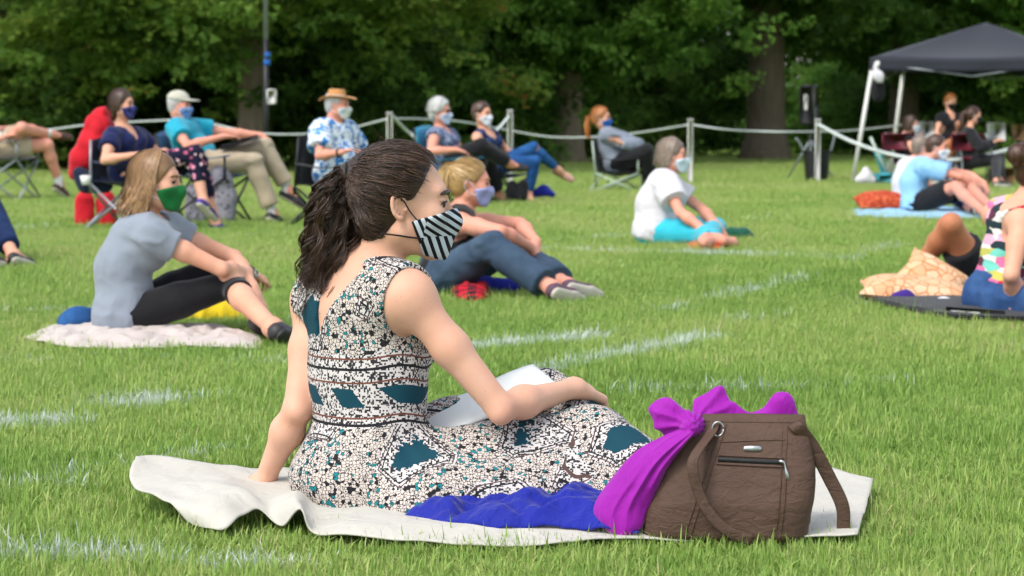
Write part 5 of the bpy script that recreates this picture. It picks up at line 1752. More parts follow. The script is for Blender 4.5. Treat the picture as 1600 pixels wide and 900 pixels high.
    w = j['wrR']; d = nrm(j['wrR'] - j['elR']); x = nrm(np.cross(d, V(0, 0, 1))); y = np.cross(d, x)
    obj('watch', tube([w - d * .02 + (x * math.cos(a) + y * math.sin(a)) * .034 for a in np.linspace(0, 6.283, 18)], .009, 6), M['blackplastic'], j['root'])
    # grey-haired woman, blue chair
    J = dict(pel=(702, 258), nek=(689, 206), head=(687, 174, -.03), bf=-24, ha_az=-18, slouch=.04, elR=(673, 236, -1), wrR=(714, 234, -1), haR=(736, 240, 1), elL=(722, 240, 1), wrL=(730, 234, -1), haL=(742, 230, -1),
             knR=(752, 228, -1), anR=(797, 256, 1), toR=(826, 258, 1), knL=(762, 250, 1), anL=(780, 304, 1), toL=(800, 314, -1))
    CH['grey'] = j = person('grey-haired woman with glasses in blue print blouse and black trousers, legs crossed', 322, J, s=1.08, hs=1.08, girth=1.1, vox=.014, skin='skin_pink', top=dict(m='ditsy', sleeve=.16, neck='v', o=.016, so=.010, hem=.08), bot=dict(m='black', len=(1.85, 1.85), o=.016, flare=.012),
               shoes=dict(m='shoe_dark', sole='shoe_dark'), hair=dict(k='bob', m='hair_grey', n=240, drop=.04, wave=.006, grow=.020), mask='greyblue_mask')
    h = j['h']
    for b in (-1, 1):
        q = [h(.100, .034 * b + .023 * math.cos(a), .004 + .019 * math.sin(a)) for a in np.linspace(0, 2 * math.pi, 16)]
        obj('glasses', tube(q, .003, 5), M['blackmetal'], j['root'])
        obj('glasses_arm', tube([h(.098, .058 * b, .010), h(0, .088 * b, .012)], .003, 5), M['blackmetal'], j['root'])
    # short-haired woman in jeans
    J = dict(pel=(772, 260), nek=(758, 208), head=(753, 178, -.03), bf=-34, ha_az=-32, slouch=.03, elR=(752, 240, -1), wrR=(782, 250, -1), haR=(800, 250, 1), elL=(790, 232, 1), wrL=(796, 240, -1), haL=(812, 234, 1),
             knL=(833, 230, 1), anL=(873, 266, 1), toL=(900, 279, 1), knR=(836, 252, -1), anR=(826, 306, 1), toR=(846, 314, 1))
    CH['jean'] = person('short-haired woman in navy sleeveless top and blue jeans with legs crossed', 318, J, s=1.08, hs=1.0, girth=.92, vox=.014, top=dict(m='navyprint', sleeve=0, neck='tank', o=.012, hem=.06), bot=dict(m='bluejean', len=(1.85, 1.85), o=.008),
           shoes=dict(m='shoe_pink', low=True, sole='shoe_brown'), hair=dict(k='short', m='hair_short', n=10, grow=.014), mask='white_mask')
    # blond woman on the grass
    J = dict(pel=(698, 432), nek=(722, 334), head=(735, 285, -.02), bf=0, ha_az=2, hp=-.12, slouch=.03, elR=(782, 362, -1), wrR=(826, 384, 1), haR=(842, 402, 1), elL=(812, 350, 1), wrL=(838, 378, -1), haL=(834, 405, -1),
             knR=(768, 384, -1), anR=(862, 450, 1), toR=(895, 459, 1), knL=(800, 386, 1), anL=(886, 446, 1), toL=(922, 455, 1))
    person('blond woman in black tank top and slate trousers with a lilac mask', 462, J, s=1.0, hs=1.0, girth=1.0, vox=.0095, skin='skin_pink', top=dict(m='black', sleeve=0, neck='tank', o=.010, hem=.05), bot=dict(m='darkjean', len=(1.88, 1.88), o=.016, flare=.022, wr=.007),
           shoes=dict(m='shoe_plum'), hair=dict(k='pony', m='hair_blond', n=420, tie=(-.098, 0, .07), len=.20, path=[(0, 0, 0), (-.03, 0, .0), (-.05, 0, -.06), (-.045, 0, -.14), (-.03, 0, -.20)]), mask='lilac_mask',
           hpose={'R': dict(n=V(.6, -.6, .6), side=V(0, 0, 1), curl=.8), 'L': dict(n=V(.6, -.6, .4), side=V(0, -1, .4), curl=.7)})
    # red-haired woman, silver chair
    def skirt(S, j):
        for t in np.linspace(.1, 1, 6):
            a = j['hiR'] + (j['knR'] - j['hiR']) * t; b = j['hiL'] + (j['knL'] - j['hiL']) * t
            S.cone(a, b, .075, .075, .05)
            a = j['knR'] + (j['anR'] - j['knR']) * t; b = j['knL'] + (j['anL'] - j['knL']) * t
            S.cone(a, b, .06, .06, .05)
    J = dict(pel=(967, 257), nek=(950, 205), head=(939, 184, -.03), bf=-12, ha_az=-15, roll=.1, slouch=.05, elR=(992, 230, -1), wrR=(965, 222, -1), haR=(951, 214, -1), elL=(998, 226, 1), wrL=(976, 224, -1), haL=(962, 226, -1),
             knR=(1010, 236, -1), anR=(1018, 282, 1), toR=(1036, 290, 1), knL=(1014, 246, 1), anL=(1012, 288, 1), toL=(1034, 296, 1))
    CH['redh'] = person('red-haired woman in grey sweatshirt and long black skirt in a pale folding chair', 300, J, s=1.1, hs=1.08, vox=.015, top=dict(m='sweat', sleeve=1.75, o=.022, so=.016, hem=.10), bot=dict(m='black', len=(1.75, 1.75), o=.03, fill=skirt, name='skirt'),
           shoes=dict(m='shoe_dark'), hair=dict(k='pony', m='hair_red', n=220, tie=(-.10, 0, .0), len=.24), mask='blue_mask')
    # woman in white shirt, cross-legged
    J = dict(pel=(1026, 360), nek=(1042, 278), head=(1050, 243, -.02), bf=-4, ha_az=-6, slouch=.05, elR=(1063, 332, -1), wrR=(1104, 362, -1), haR=(1114, 380, 1), elL=(1096, 326, 1), wrL=(1124, 356, -1), haL=(1134, 374, -1),
             knR=(1098, 366, -1), anR=(1124, 375, 1), toR=(1140, 378, 1), knL=(1118, 356, 1), anL=(1100, 377, -1), toL=(1085, 380, -1))
    person('woman in white shirt and aqua trousers sitting cross-legged, pale blue mask', 384, J, s=1.02, hs=1.02, girth=1.03, vox=.012, skin='skin_pink', top=dict(m='white', sleeve=.62, o=.022, so=.022, hem=.08, wr=.008), bot=dict(m='aqua', len=(1.8, 1.8), o=.014),
           shoes=None, hair=dict(k='bob', az0=78, m='hair_ash', n=300, drop=.105, sweep=(-.02, 0, 0), wave=.004), mask='pale_mask')
    # man in pale blue polo, and the companion behind him
    J = dict(pel=(1434, 318), nek=(1444, 254), head=(1464, 230, -.03), bf=-6, ha_az=-16, hp=-.12, slouch=.08, elR=(1500, 276, -1), wrR=(1532, 291, 1), haR=(1542, 306, 1), elL=(1512, 272, 1), wrL=(1538, 286, -1), haL=(1544, 304, -1),
             knR=(1492, 292, -1), anR=(1540, 334, 1), toR=(1560, 342, 1), knL=(1512, 290, 1), anL=(1556, 332, 1), toL=(1580, 338, 1))
    person('man in pale blue polo and black shorts with a white mask, arms on knees', 338, J, s=1.0, hs=1.0, fem=False, vox=.014, skin='skin_pink', top=dict(m='polo', sleeve=.62, o=.018, so=.02, hem=.07), bot=dict(m='black', len=(.82, .82), o=.022, flare=.02, name='shorts'),
           shoes=None, hair=dict(k='short', m='hair_short', n=10, grow=.010, nape=-.06), mask='white_mask')
    J = dict(pel=(1418, 316), nek=(1424, 254), head=(1440, 231, -.03), bf=10, ha_az=10, slouch=.05, elR=(1432, 288, 1), wrR=(1460, 300, 1), haR=(1472, 304, 1), elL=(1440, 284, 1), wrL=(1470, 298, 1), haL=(1482, 304, 1),
             knR=(1478, 300, 1), anR=(1520, 328, 1), toR=(1540, 333, 1), knL=(1482, 298, 1), anL=(1524, 328, 1), toL=(1545, 333, 1))
    person('person in white shirt with dark grey hair mostly hidden behind the polo shirt man', 329, J, s=1.0, hs=1.0, vox=.016, skin='skin_pink', top=dict(m='white', sleeve=.6, o=.018, so=.02, hem=.07), bot=dict(m='navyjean', len=(1.8, 1.8), o=.012),
           shoes=dict(m='shoe_dark'), hair=dict(k='short', m='hair_ash', n=10, grow=.010), mask='white_mask')
    # man lying behind the cushions with one knee up
    J = dict(pel=(1528, 436), nek=(1648, 428), head=(1690, 420, 0), bf=168, ha_az=168, hp=.9, slouch=0, elR=(1620, 440, -1), wrR=(1570, 436, 1), haR=(1545, 432, 1), elL=(1630, 430, 1), wrL=(1580, 426, 1), haL=(1556, 422, 1),
             knR=(1480, 354, 1), anR=(1428, 432, -1), toR=(1400, 446, -1), knL=(1486, 350, -1), anL=(1432, 425, 1), toL=(1405, 440, 1))
    person('man lying back behind the tan cushions in black shorts with bare knees raised', 452, J, s=1.0, hs=1.0, fem=False, vox=.0125, skin='skin_tan', top=dict(m='black', sleeve=.5, o=.014, so=.012, hem=.06), bot=dict(m='black', len=(.62, .62), o=.02, flare=.016, name='shorts'),
           shoes=None, hair=dict(k='short', m='hair_bob', n=10, grow=.010), mask='blue_mask')
    # woman with the bun at the right edge
    J = dict(pel=(1568, 466), nek=(1602, 322), head=(1620, 262, 0), bf=38, hb=20, ha_az=30, slouch=.0, shR=(1596, 345, -.12), elR=(1580, 430, -1), wrR=(1590, 478, 1), haR=(1588, 496, -1), elL=(1650, 420, 1), wrL=(1690, 450, 1), haL=(1712, 460, 1),
             knR=(1680, 474, -1), anR=(1636, 484, -1), toR=(1606, 486, -1), knL=(1700, 450, 1), anL=(1640, 470, 1), toL=(1600, 475, 1))
    person('woman with brown bun in multicolour top and denim shorts leaning on one hand', 497, J, s=1.03, hs=1.0, girth=.98, vox=.0085, top=dict(m='multi', sleeve=0, neck='tank', o=.010, hem=-.06), bot=dict(m='shortjean', len=(.8, .8), o=.014, name='shorts'),
           shoes=None, hair=dict(k='bun', m='hair_short', n=320, tie=(-.095, 0, .045), br=.048), mask='blue_mask', hpose={'R': dict(n=V(0, -1, .3), side=V(1, -.4, 0), curl=.15)})
    # man in the recliner at the left edge
    J = dict(pel=(0, 232), nek=(-52, 182), head=(-72, 152, 0), bf=-10, ha_az=0, slouch=.04, elR=(-30, 224, -1), wrR=(5, 215, -1), haR=(18, 210, 1), elL=(-10, 205, 1), wrL=(15, 200, 1), haL=(28, 200, 1),
             knL=(34, 200, -1), anL=(82, 210, 1), toL=(116, 215, 1), knR=(74, 226, 1), anR=(94, 288, 1), toR=(112, 300, 1))
    CH['recl'] = person('man in khaki shorts and white shirt in a grey recliner at the left edge', 314, J, s=1.22, hs=1.0, fem=False, vox=.015, skin='skin_pink', top=dict(m='white', sleeve=.5, o=.02, so=.02, hem=.04), bot=dict(m='khaki', len=(.7, .7), o=.02, flare=.02, name='shorts'),
           shoes=dict(m='shoe_brown', sock=True), hair=dict(k='short', m='hair_grey', n=10), mask='blue_mask')
    # person in jeans cut by the left edge, nearer
    J = dict(pel=(-118, 318), nek=(-128, 205), head=(-122, 165, 0), bf=0, ha_az=0, slouch=.02, elR=(-110, 275, -1), wrR=(-70, 295, 1), haR=(-45, 300, 1), elL=(-100, 270, 1), wrL=(-60, 290, 1), haL=(-35, 295, 1),
             knR=(-18, 312, 1), anR=(20, 398, 1), toR=(46, 408, 1), knL=(-20, 318, 1), anL=(-25, 400, 1), toL=(2, 408, 1))
    CH['edge'] = person('person in dark blue jeans seated at the left edge, only a leg in view', 412, J, s=1.02, vox=.0135, top=dict(m='black', sleeve=.5), bot=dict(m='navyjean', len=(1.86, 1.86), o=.016, flare=.014),
           shoes=dict(m='shoe_dark', low=True), hair=dict(k='short', m='hair_bob', n=10), mask='white_mask')
    # players under the canopy
    J = dict(pel=(1416, 250), nek=(1414, 213), head=(1423, 194, 0), bf=10, ha_az=-5, slouch=.03, elR=(1426, 236, -1), wrR=(1436, 218, -1), haR=(1440, 206, -1), elL=(1432, 232, 1), wrL=(1444, 214, 1), haL=(1450, 206, 1),
             knR=(1460, 252, -1), anR=(1458, 284, 1), toR=(1474, 288, 1), knL=(1462, 252, 1), anL=(1464, 284, 1), toL=(1480, 288, 1))
    person('long-haired player in black floral dress seated by the canopy leg', 289, J, s=.98, hs=1.02, vox=.016, top=dict(m='blackfloral', sleeve=.3, o=.014), bot=dict(m='blackfloral', len=(1.3, 1.3), o=.02, name='skirt'), shoes=dict(m='shoe_dark'),
           hair=dict(k='bob', m='hair_bob', n=160, drop=.12), mask='white_mask', group='players under the canopy')
    J = dict(pel=(1484, 222), nek=(1484, 180), head=(1485, 158, 0), bf=-70, ha_az=-55, hp=-.35, slouch=.03, elR=(1463, 208, -1), wrR=(1476, 222, -1), haR=(1486, 218, -1), elL=(1506, 206, -1), wrL=(1492, 220, -1), haL=(1482, 220, -1),
             knR=(1478, 252, -1), anR=(1478, 284, 1), toR=(1480, 289, -1), knL=(1492, 252, -1), anL=(1492, 284, 1), toL=(1496, 289, -1))
    person('player standing in black top and black mask between the two seated players', 285, J, s=.92, hs=1.06, vox=.016, top=dict(m='black', sleeve=.35, neck='v', o=.014), bot=dict(m='black', len=(1.85, 1.85), o=.016), shoes=dict(m='shoe_dark'),
           hair=dict(k='bob', m='hair_red', n=160, drop=.04), mask='black_mask', group='players under the canopy')
    J = dict(pel=(1512, 252), nek=(1514, 204), head=(1521, 180, 0), bf=-2, ha_az=8, slouch=.05, elR=(1532, 232, -1), wrR=(1552, 222, 1), haR=(1562, 218, 1), elL=(1540, 228, 1), wrL=(1558, 220, 1), haL=(1568, 216, 1),
             knR=(1558, 250, -1), anR=(1556, 286, 1), toR=(1572, 290, 1), knL=(1562, 248, 1), anL=(1564, 284, 1), toL=(1580, 288, 1))
    person('player in black long-sleeved top seated on the maroon chair beside the music stand', 292, J, s=1.0, hs=1.03, vox=.016, top=dict(m='black', sleeve=1.9, o=.016, so=.012), bot=dict(m='black', len=(1.88, 1.88), o=.018), shoes=dict(m='shoe_dark'),
           hair=dict(k='pony', m='hair_short', n=120), mask='black_mask', group='players under the canopy')
people()
# ------------------------------------------------------------------ chairs
def camp_chair(j, label, fabric, frame, back_h=1.0, wid=.54, group='folding chairs of the listeners', drop=.115, arm_h=.20, pocket=None):
    s = j['s']; pel, nek = j['pel'], j['nek']
    f, l = nrm(V(j['hfw'][0], j['hfw'][1], 0)), j['hl']
    root = empty('folding_chair', V(pel[0], pel[1], 0), label, 'chair', group)
    b = V(pel[0], pel[1], 0)
    q = lambda x, y, z: b + f * x * s + l * y * s + V(0, 0, z)
    sz = max(pel[2] - drop * s, .16); w = wid / 2; az = sz + arm_h * s
    tu = nek - pel
    bt = pel + tu * back_h - j['fwd'] * .16 * s
    bx = (bt - b).dot(f) / s
    P = np.zeros((10, 12, 3))
    for i, x in enumerate(np.linspace(-.20, .27, 10)):
        for k, y in enumerate(np.linspace(-w, w, 12)):
            P[i, k] = q(x, y, sz + .045 - .055 * math.cos(y / w * 1.5) * math.sin((i + .5) / 10 * math.pi) ** .5)
    obj('seat', sheet(P, .006), M[fabric], root)
    P = np.zeros((12, 12, 3))
    for i, t in enumerate(np.linspace(0, 1, 12)):
        for k, y in enumerate(np.linspace(-w, w, 12)):
            x = -.20 + (bx + .20) * t - .05 * math.cos(y / w * 1.5) * math.sin(min(1, t * 1.2 + .1) * math.pi) ** .5
            P[i, k] = q(x, y * (1 - .08 * t), sz + .03 + (bt[2] - sz - .03) * t + (.03 * math.cos(y / w * 1.57) if t > .95 else 0))
    obj('backrest', sheet(P, .006), M[fabric], root)
    fr = M[frame]; r = .0115
    for sg in (-1, 1):
        y = sg * (w + .01)
        obj('leg', tube([q(.28, y, .0), q(-.22, y, sz + .02)], r, 8), fr, root)
        obj('leg', tube([q(-.30, y, .0), q(.27, y, sz + .02)], r, 8), fr, root)
        obj('arm_post', tube([q(.27, y, sz), q(.27, y, az)], r, 8), fr, root)
        obj('back_post', tube([q(-.22, y, sz - .05), q(bx - .01, y * .93, bt[2])], r, 8), fr, root)
        P = np.zeros((8, 4, 3))
        for i, t in enumerate(np.linspace(0, 1, 8)):
            for k, o in enumerate(np.linspace(-.035, .035, 4)):
                x = .31 - .50 * t
                P[i, k] = q(x, y + o, az - .03 * math.sin(t * math.pi))
        obj('armrest', sheet(P, .010), M[fabric], root)
    obj('cross_brace', tube([q(.28, -w, .02), q(.27, w, sz)], r, 8), fr, root)
    obj('cross_brace', tube([q(.29, w, .02), q(.28, -w, sz)], r, 8), fr, root)
    obj('cross_brace', tube([q(-.30, -w, .02), q(-.23, w, sz)], r, 8), fr, root)
    obj('cross_brace', tube([q(-.31, w, .02), q(-.24, -w, sz)], r, 8), fr, root)
    return q, sz
q_n, _ = camp_chair(CH['navy'], 'navy canvas camp chair under the woman in the navy shirt', 'chair_navy', 'steel', .9)
camp_chair(CH['cap'], 'slate blue camp chair under the man in the stone cap', 'chair_blue', 'blackmetal', 1.0)
camp_chair(CH['hat'], 'dark camp chair under the man in the straw hat', 'chair_black', 'blackmetal', .8)
camp_chair(CH['grey'], 'sky blue high-backed camp chair under the grey-haired woman', 'chair_sky', 'blackmetal', 1.22)
camp_chair(CH['jean'], 'navy camp chair under the short-haired woman in jeans', 'chair_navy', 'blackmetal', .75)
camp_chair(CH['redh'], 'black camp chair with pale green tube legs under the red-haired woman', 'chair_black', 'palegreen', .85)
camp_chair(CH['recl'], 'grey reclining lawn chair at the left edge under the man in shorts', 'chair_grey', 'steel', 1.0)
camp_chair(CH['edge'], 'camp chair under the jeans wearer cut by the left edge', 'chair_black', 'steel', .8)

def lump(name, prims, m, label, cat, vox=.012, amp=.012, fr=18, seed=3, floor=True, parent=None):
    """soft heap from px prims: (px, py, dy, radius, flatten) chains"""
    S = SDF()
    for row, ch, fl in prims:
        Y = rowY(row)
        pts = [(W(a, b, Y + d), r) for a, b, d, r in ch]
        if len(pts) == 1: pts = pts * 2
        for (p, r), (p2, r2) in zip(pts, pts[1:]):
            S.cone(p, p2 + V(1e-4, 0, 0), r, r2, .03, V(0, 1, 0), fl)
    if floor: S.plane(V(0, 0, .015), V(0, 0, -1))
    o = obj(name, S.mesh(vox, 2, lambda v: amp * (wav(v, seed, fr, 3) * .7 + .5 - np.abs(wav(v, seed + 4, fr * 1.3, 2)))), M[m], parent)
    if label: tag(o, label, cat)
    return o
lump('jacket', [(362, [(160, 184, .12, .075), (150, 205, .08, .11), (141, 230, .06, .115), (130, 252, .06, .10), (120, 268, .08, .06)], .8), (362, [(160, 200, .2, .08), (160, 235, .2, .08)], .8)], 'red', 'red jacket hung over the back of the navy camp chair', 'jacket', amp=.034, fr=15)
lump('bag', [(356, [(132, 312, .05, .075), (132, 345, .05, .085)], .8), (356, [(165, 312, .1, .08), (168, 345, .1, .09)], .8)], 'red', 'red bag standing on the grass under the navy camp chair', 'bag', amp=.012)
lump('bag', [(362, [(125, 272, -.05, .06), (135, 285, -.05, .075), (165, 290, -.02, .06)], .6)], 'chair_navy', 'navy pouch with pale pocket hanging at the side of the camp chair', 'bag', floor=False)
obj('cup', (lambda t: t)(tube([W(135, 289, rowY(362) - .14), W(134, 274, rowY(362) - .14)], [.036, .048], 16)), M['paper']); tag(bpy.data.objects['cup'], 'translucent white cup in the navy chair pouch', 'cup')
lump('bag', [(352, [(345, 275, .0, .09), (352, 310, .0, .10), (348, 335, .0, .11)], .7), (352, [(305, 300, .1, .08), (308, 335, .1, .11)], .7)], 'dots_grey', 'grey dotted tote between the navy woman and the man in the cap', 'bag', amp=.014)
_Y = rowY(350)
obj('clipboard', box(W(374, 222, _Y - .06), (.34, .24, .012), np.array([nrm(V(.95, .1, .28)), nrm(V(-.1, 1, .12)), nrm(V(-.28, -.1, .95))]), .004), M['blackplastic'])
tag(bpy.data.objects['clipboard'], 'dark board lying on the lap of the man in the cap', 'clipboard')
lump('bag', [(320, [(797, 303, .0, .06), (800, 288, .0, .05)], .7), (320, [(815, 305, .0, .07), (818, 288, .0, .05)], .7)], 'black', 'black bag with tan straps on the grass below the crossed legs', 'bag')
lump('cloth', [(318, [(838, 302, .1, .05), (850, 298, .1, .06), (862, 303, .1, .04)], .9)], 'royal', 'royal blue cloth on the grass under the jeans wearer', 'cloth')

# ------------------------------------------------------------------ things on the grass
rumple('picnic_blanket', ([(38, 528), (110, 541), (200, 544), (300, 541), (402, 544)], [(402, 544), (408, 535), (405, 524)], [(80, 508), (200, 512), (330, 512), (405, 524)], [(38, 528), (60, 516), (80, 508)]),
       .024, .032, 9, 'grey_blanket', 'pale grey blanket under the woman in the grey tee', 'blanket', 19, 130, .003)
clear_px([(75, 523), (200, 534), (385, 534), (395, 522), (100, 511)])
lump('jeans', [(522, [(105, 503, .0, .04), (122, 498, .0, .05), (140, 500, .05, .05)], 1.2), (522, [(110, 508, .05, .05), (160, 505, .1, .05)], 1.2)], 'denimblue', 'folded blue denim on the pale grey blanket', 'cloth', .009, .010, 26)
lump('bag', [(512, [(302, 504, .25, .06), (325, 490, .25, .085), (350, 498, .25, .07), (378, 508, .25, .045)], 1.0)], 'yellow', 'yellow plastic bag behind the legs of the woman in grey', 'bag', .009, .014, 22)
rumple('picnic_blanket', ([(706, 462), (728, 469), (752, 469), (768, 462)], [(768, 462), (766, 452), (762, 446)], [(700, 446), (730, 445), (762, 446)], [(706, 462), (702, 452), (700, 446)]),
       .035, .045, 19, 'plaid', 'red and black plaid blanket beside the blond woman', 'blanket', 16, 70)
clear_px([(702, 460), (740, 467), (790, 460), (785, 444), (692, 444)])
lump('jacket', [(464, [(705, 446, .05, .045), (730, 444, .05, .05), (760, 446, .08, .04), (800, 447, .1, .04)], 1.0)], 'royal', 'blue jacket rolled on the plaid blanket', 'jacket', .009, .012, 24)
rumple('cloth', ([(1075, 386), (1110, 391), (1150, 384)], [(1150, 384), (1150, 378)], [(1070, 376), (1110, 374), (1150, 378)], [(1075, 386), (1070, 376)]), .03, .03, 29, 'orange', 'orange cloth under the cross-legged woman', 'cloth', 20, 40)
lump('bag', [(378, [(1142, 366, .15, .05), (1160, 367, .15, .05), (1174, 372, .15, .03)], 1.2)], 'dkgreen', 'dark green folded cloth in front of the cross-legged woman', 'cloth')
rumple('picnic_blanket', ([(1330, 336), (1400, 340), (1500, 341), (1590, 342)], [(1590, 342), (1590, 326)], [(1335, 326), (1450, 324), (1590, 326)], [(1330, 336), (1335, 326)]), .03, .03, 39, 'polo', 'pale blue blanket under the man in the polo shirt', 'blanket', 8, 60)
clear_px([(1335, 335), (1590, 340), (1590, 327), (1340, 327)])
def cushion(name, c, ax, hw, hh, th, m, label):
    P = []
    n = 26
    a = np.linspace(-1, 1, n)
    X, Y_ = np.meshgrid(a, a, indexing='ij')
    puff = ((1 - np.abs(X) ** 2.6) * (1 - np.abs(Y_) ** 2.6)).clip(0) ** .45
    pinch = 1 - .10 * (1 - np.abs(X * Y_)) * np.maximum(np.abs(X), np.abs(Y_)) ** 3
    ax = np.asarray(ax, float)
    wr_ = .12 * wav(np.stack([X, Y_, X * 0], -1), 5, 5, 2) * puff
    up_ = c + (X * hw * pinch)[..., None] * ax[0] + (Y_ * hh * pinch)[..., None] * ax[1] + ((puff + wr_) * th)[..., None] * ax[2]
    dn_ = c + (X * hw * pinch)[..., None] * ax[0] + (Y_ * hh * pinch)[..., None] * ax[1] - ((puff - wr_) * th)[..., None] * ax[2]
    v1, f1 = sheet(up_); v2, f2 = sheet(dn_)
    root = empty(name, V(c[0], c[1], 0), label, 'cushion')
    o = obj('cushion_cover', (np.concatenate([v1, v2]), np.concatenate([f1, f2[:, ::-1] + len(v1)])), M[m], root)
    ring = np.concatenate([up_[0], up_[1:, -1], up_[-1, -2::-1], up_[-2:0:-1, 0]])
    obj('piping', tube(ring, .006, 6, closed=True), M[m], root)
Yp = rowY(478)
def tilt(az, pit, roll=0.0):
    f = V(math.cos(az) * math.cos(pit), math.sin(az) * math.cos(pit), math.sin(pit)); l = nrm(V(-math.sin(az), math.cos(az), math.tan(roll))); l = nrm(l - f * l.dot(f))
    return np.array([f, l, np.cross(f, l)])
cushion('cushion', W(1434, 458, Yp + .03), tilt(-.14, -.10, .10), .28, .19, .075, 'pillow_tan', 'tan cushion with orange lattice print lying flat on the black mat')
cushion('cushion', W(1460, 434, Yp + .24), tilt(-.25, -.50, .70), .16, .12, .06, 'pillow_tan', 'tan lattice cushion propped up behind the flat one')
cushion('cushion', W(1378, 316, rowY(334) + .05), tilt(.05, .02, .2), .25, .2, .10, 'pillow_red', 'rust red printed cushion behind the man in the polo shirt')
rumple('picnic_mat', ([(1343, 464), (1420, 482), (1500, 496), (1640, 500)], [(1640, 500), (1640, 440)], [(1370, 436), (1500, 440), (1640, 440)], [(1343, 464), (1370, 436)]), .04, .012, 49, 'black_mask', 'black picnic mat under the cushions and the woman with the bun', 'mat', 8, 60, .02)
clear_px([(1350, 463), (1500, 492), (1640, 498), (1640, 442), (1372, 440)])
p0, p1 = G(1476, 487, .045), G(1568, 494, .045)
_u = nrm(p1 - p0); _w = nrm(np.cross(_u, nrm(V(0, -1, .35)))); _w = _w if _w[2] > 0 else -_w; _f = np.cross(_u, _w); _f = _f if _f[1] < 0 else -_f
st = empty('mat_strap', V((p0[0] + p1[0]) / 2, p0[1], 0), 'black strap with small white lettering at the front of the mat', 'strap')
obj('band', box((p0 + p1) / 2, (np.linalg.norm(p1 - p0), .050, .008), np.array([_u, _w, np.cross(_u, _w)]), .002), M['blackplastic'], st)
mb = MB(); g_ = np.random.RandomState(4)
for k in range(15):
    c_ = p0 + _u * (.045 + k * .0105 + (.008 if k > 7 else 0)) + _f * .006
    mb.add(*box(c_, (g_.uniform(.005, .0085), .014, .002), np.array([_u, _w, np.cross(_u, _w)]), .0008))
obj('lettering', mb.get(), M['white_paint'], st, False)
lump('cloth', [(480, [(1400, 466, -.05, .03), (1415, 466, -.05, .035), (1428, 470, -.05, .02)], 1.0)], 'purple', 'purple cloth tucked under the flat tan cushion', 'cloth', .008, .006, 30)
lump('cloth', [(486, [(1450, 476, -.03, .02), (1475, 474, -.03, .028), (1500, 480, -.03, .02)], 1.0)], 'white', 'white cloth on the mat beside the flat cushion', 'cloth', .008, .008, 30)

# ------------------------------------------------------------------ rope barrier
def post(px, top, row, label):
    b = G(px, row); H = W(px, top, b[1])[2]
    root = empty('rope_post', b, label, 'post', 'rope barrier posts')
    obj('post', box(b + V(0, 0, H / 2 - .05), (.075, .075, H + .1), None, .01), M['white_paint'], root)
    obj('post_cap', box(b + V(0, 0, H + .012), (.09, .09, .024), None, .006), M['white_paint'], root)
    return b + V(0, 0, H - .06)
pA = post(609, 178, 296, 'white rope post just behind the dark ponytail head')
pB = post(797, 174, 290, 'white rope post right of the short-haired woman')
pC = post(1078, 188, 287, 'white rope post above the cross-legged woman')
pD = post(1277, 188, 286, 'white rope post in front of the black bin')
def rope(pts, label, r=.013):
    tag(obj('barrier_rope', tube(lerp_path(pts, 40), r, 7), M['rope']), label, 'rope', 'barrier ropes')
yR = rowY(290)
rope([W(-60, 214, yR), W(65, 204, yR), W(150, 194, yR), W(300, 186, yR)], 'white barrier rope behind the navy camp chair at the left')
rope([W(300, 186, yR + .3), W(380, 204, yR), W(440, 210, yR), W(520, 206, yR), pA], 'white barrier rope left of the first post')
rope([pA + V(.03, 0, .04), W(640, 208, yR - .5), W(680, 232, yR - 1.2), W(720, 232, yR - 1.0), W(770, 208, yR - .4), pB], 'white barrier rope sagging between the first and second posts', .022)
rope([pA, W(660, 186, yR + 2), W(720, 190, yR + 3), W(797, 204, yR + 4), W(860, 214, yR + 4), W(930, 214, yR + 4), W(1000, 207, yR + 3), pC], 'white barrier rope behind the red-haired woman')
rope([pC, W(1130, 202, yR + 1), W(1180, 205, yR + 1.5), W(1240, 206, yR + 1.5), W(1330, 204, yR + 3), W(1420, 194, yR + 4)], 'white barrier rope right of the third post')
rope([pD, W(1330, 221, yR - .3), W(1390, 241, yR - .6), W(1450, 250, yR - .8), W(1510, 248, yR - .8), W(1560, 238, yR - .6), W(1620, 220, yR - .3)], 'white barrier rope sagging in front of the players', .026)

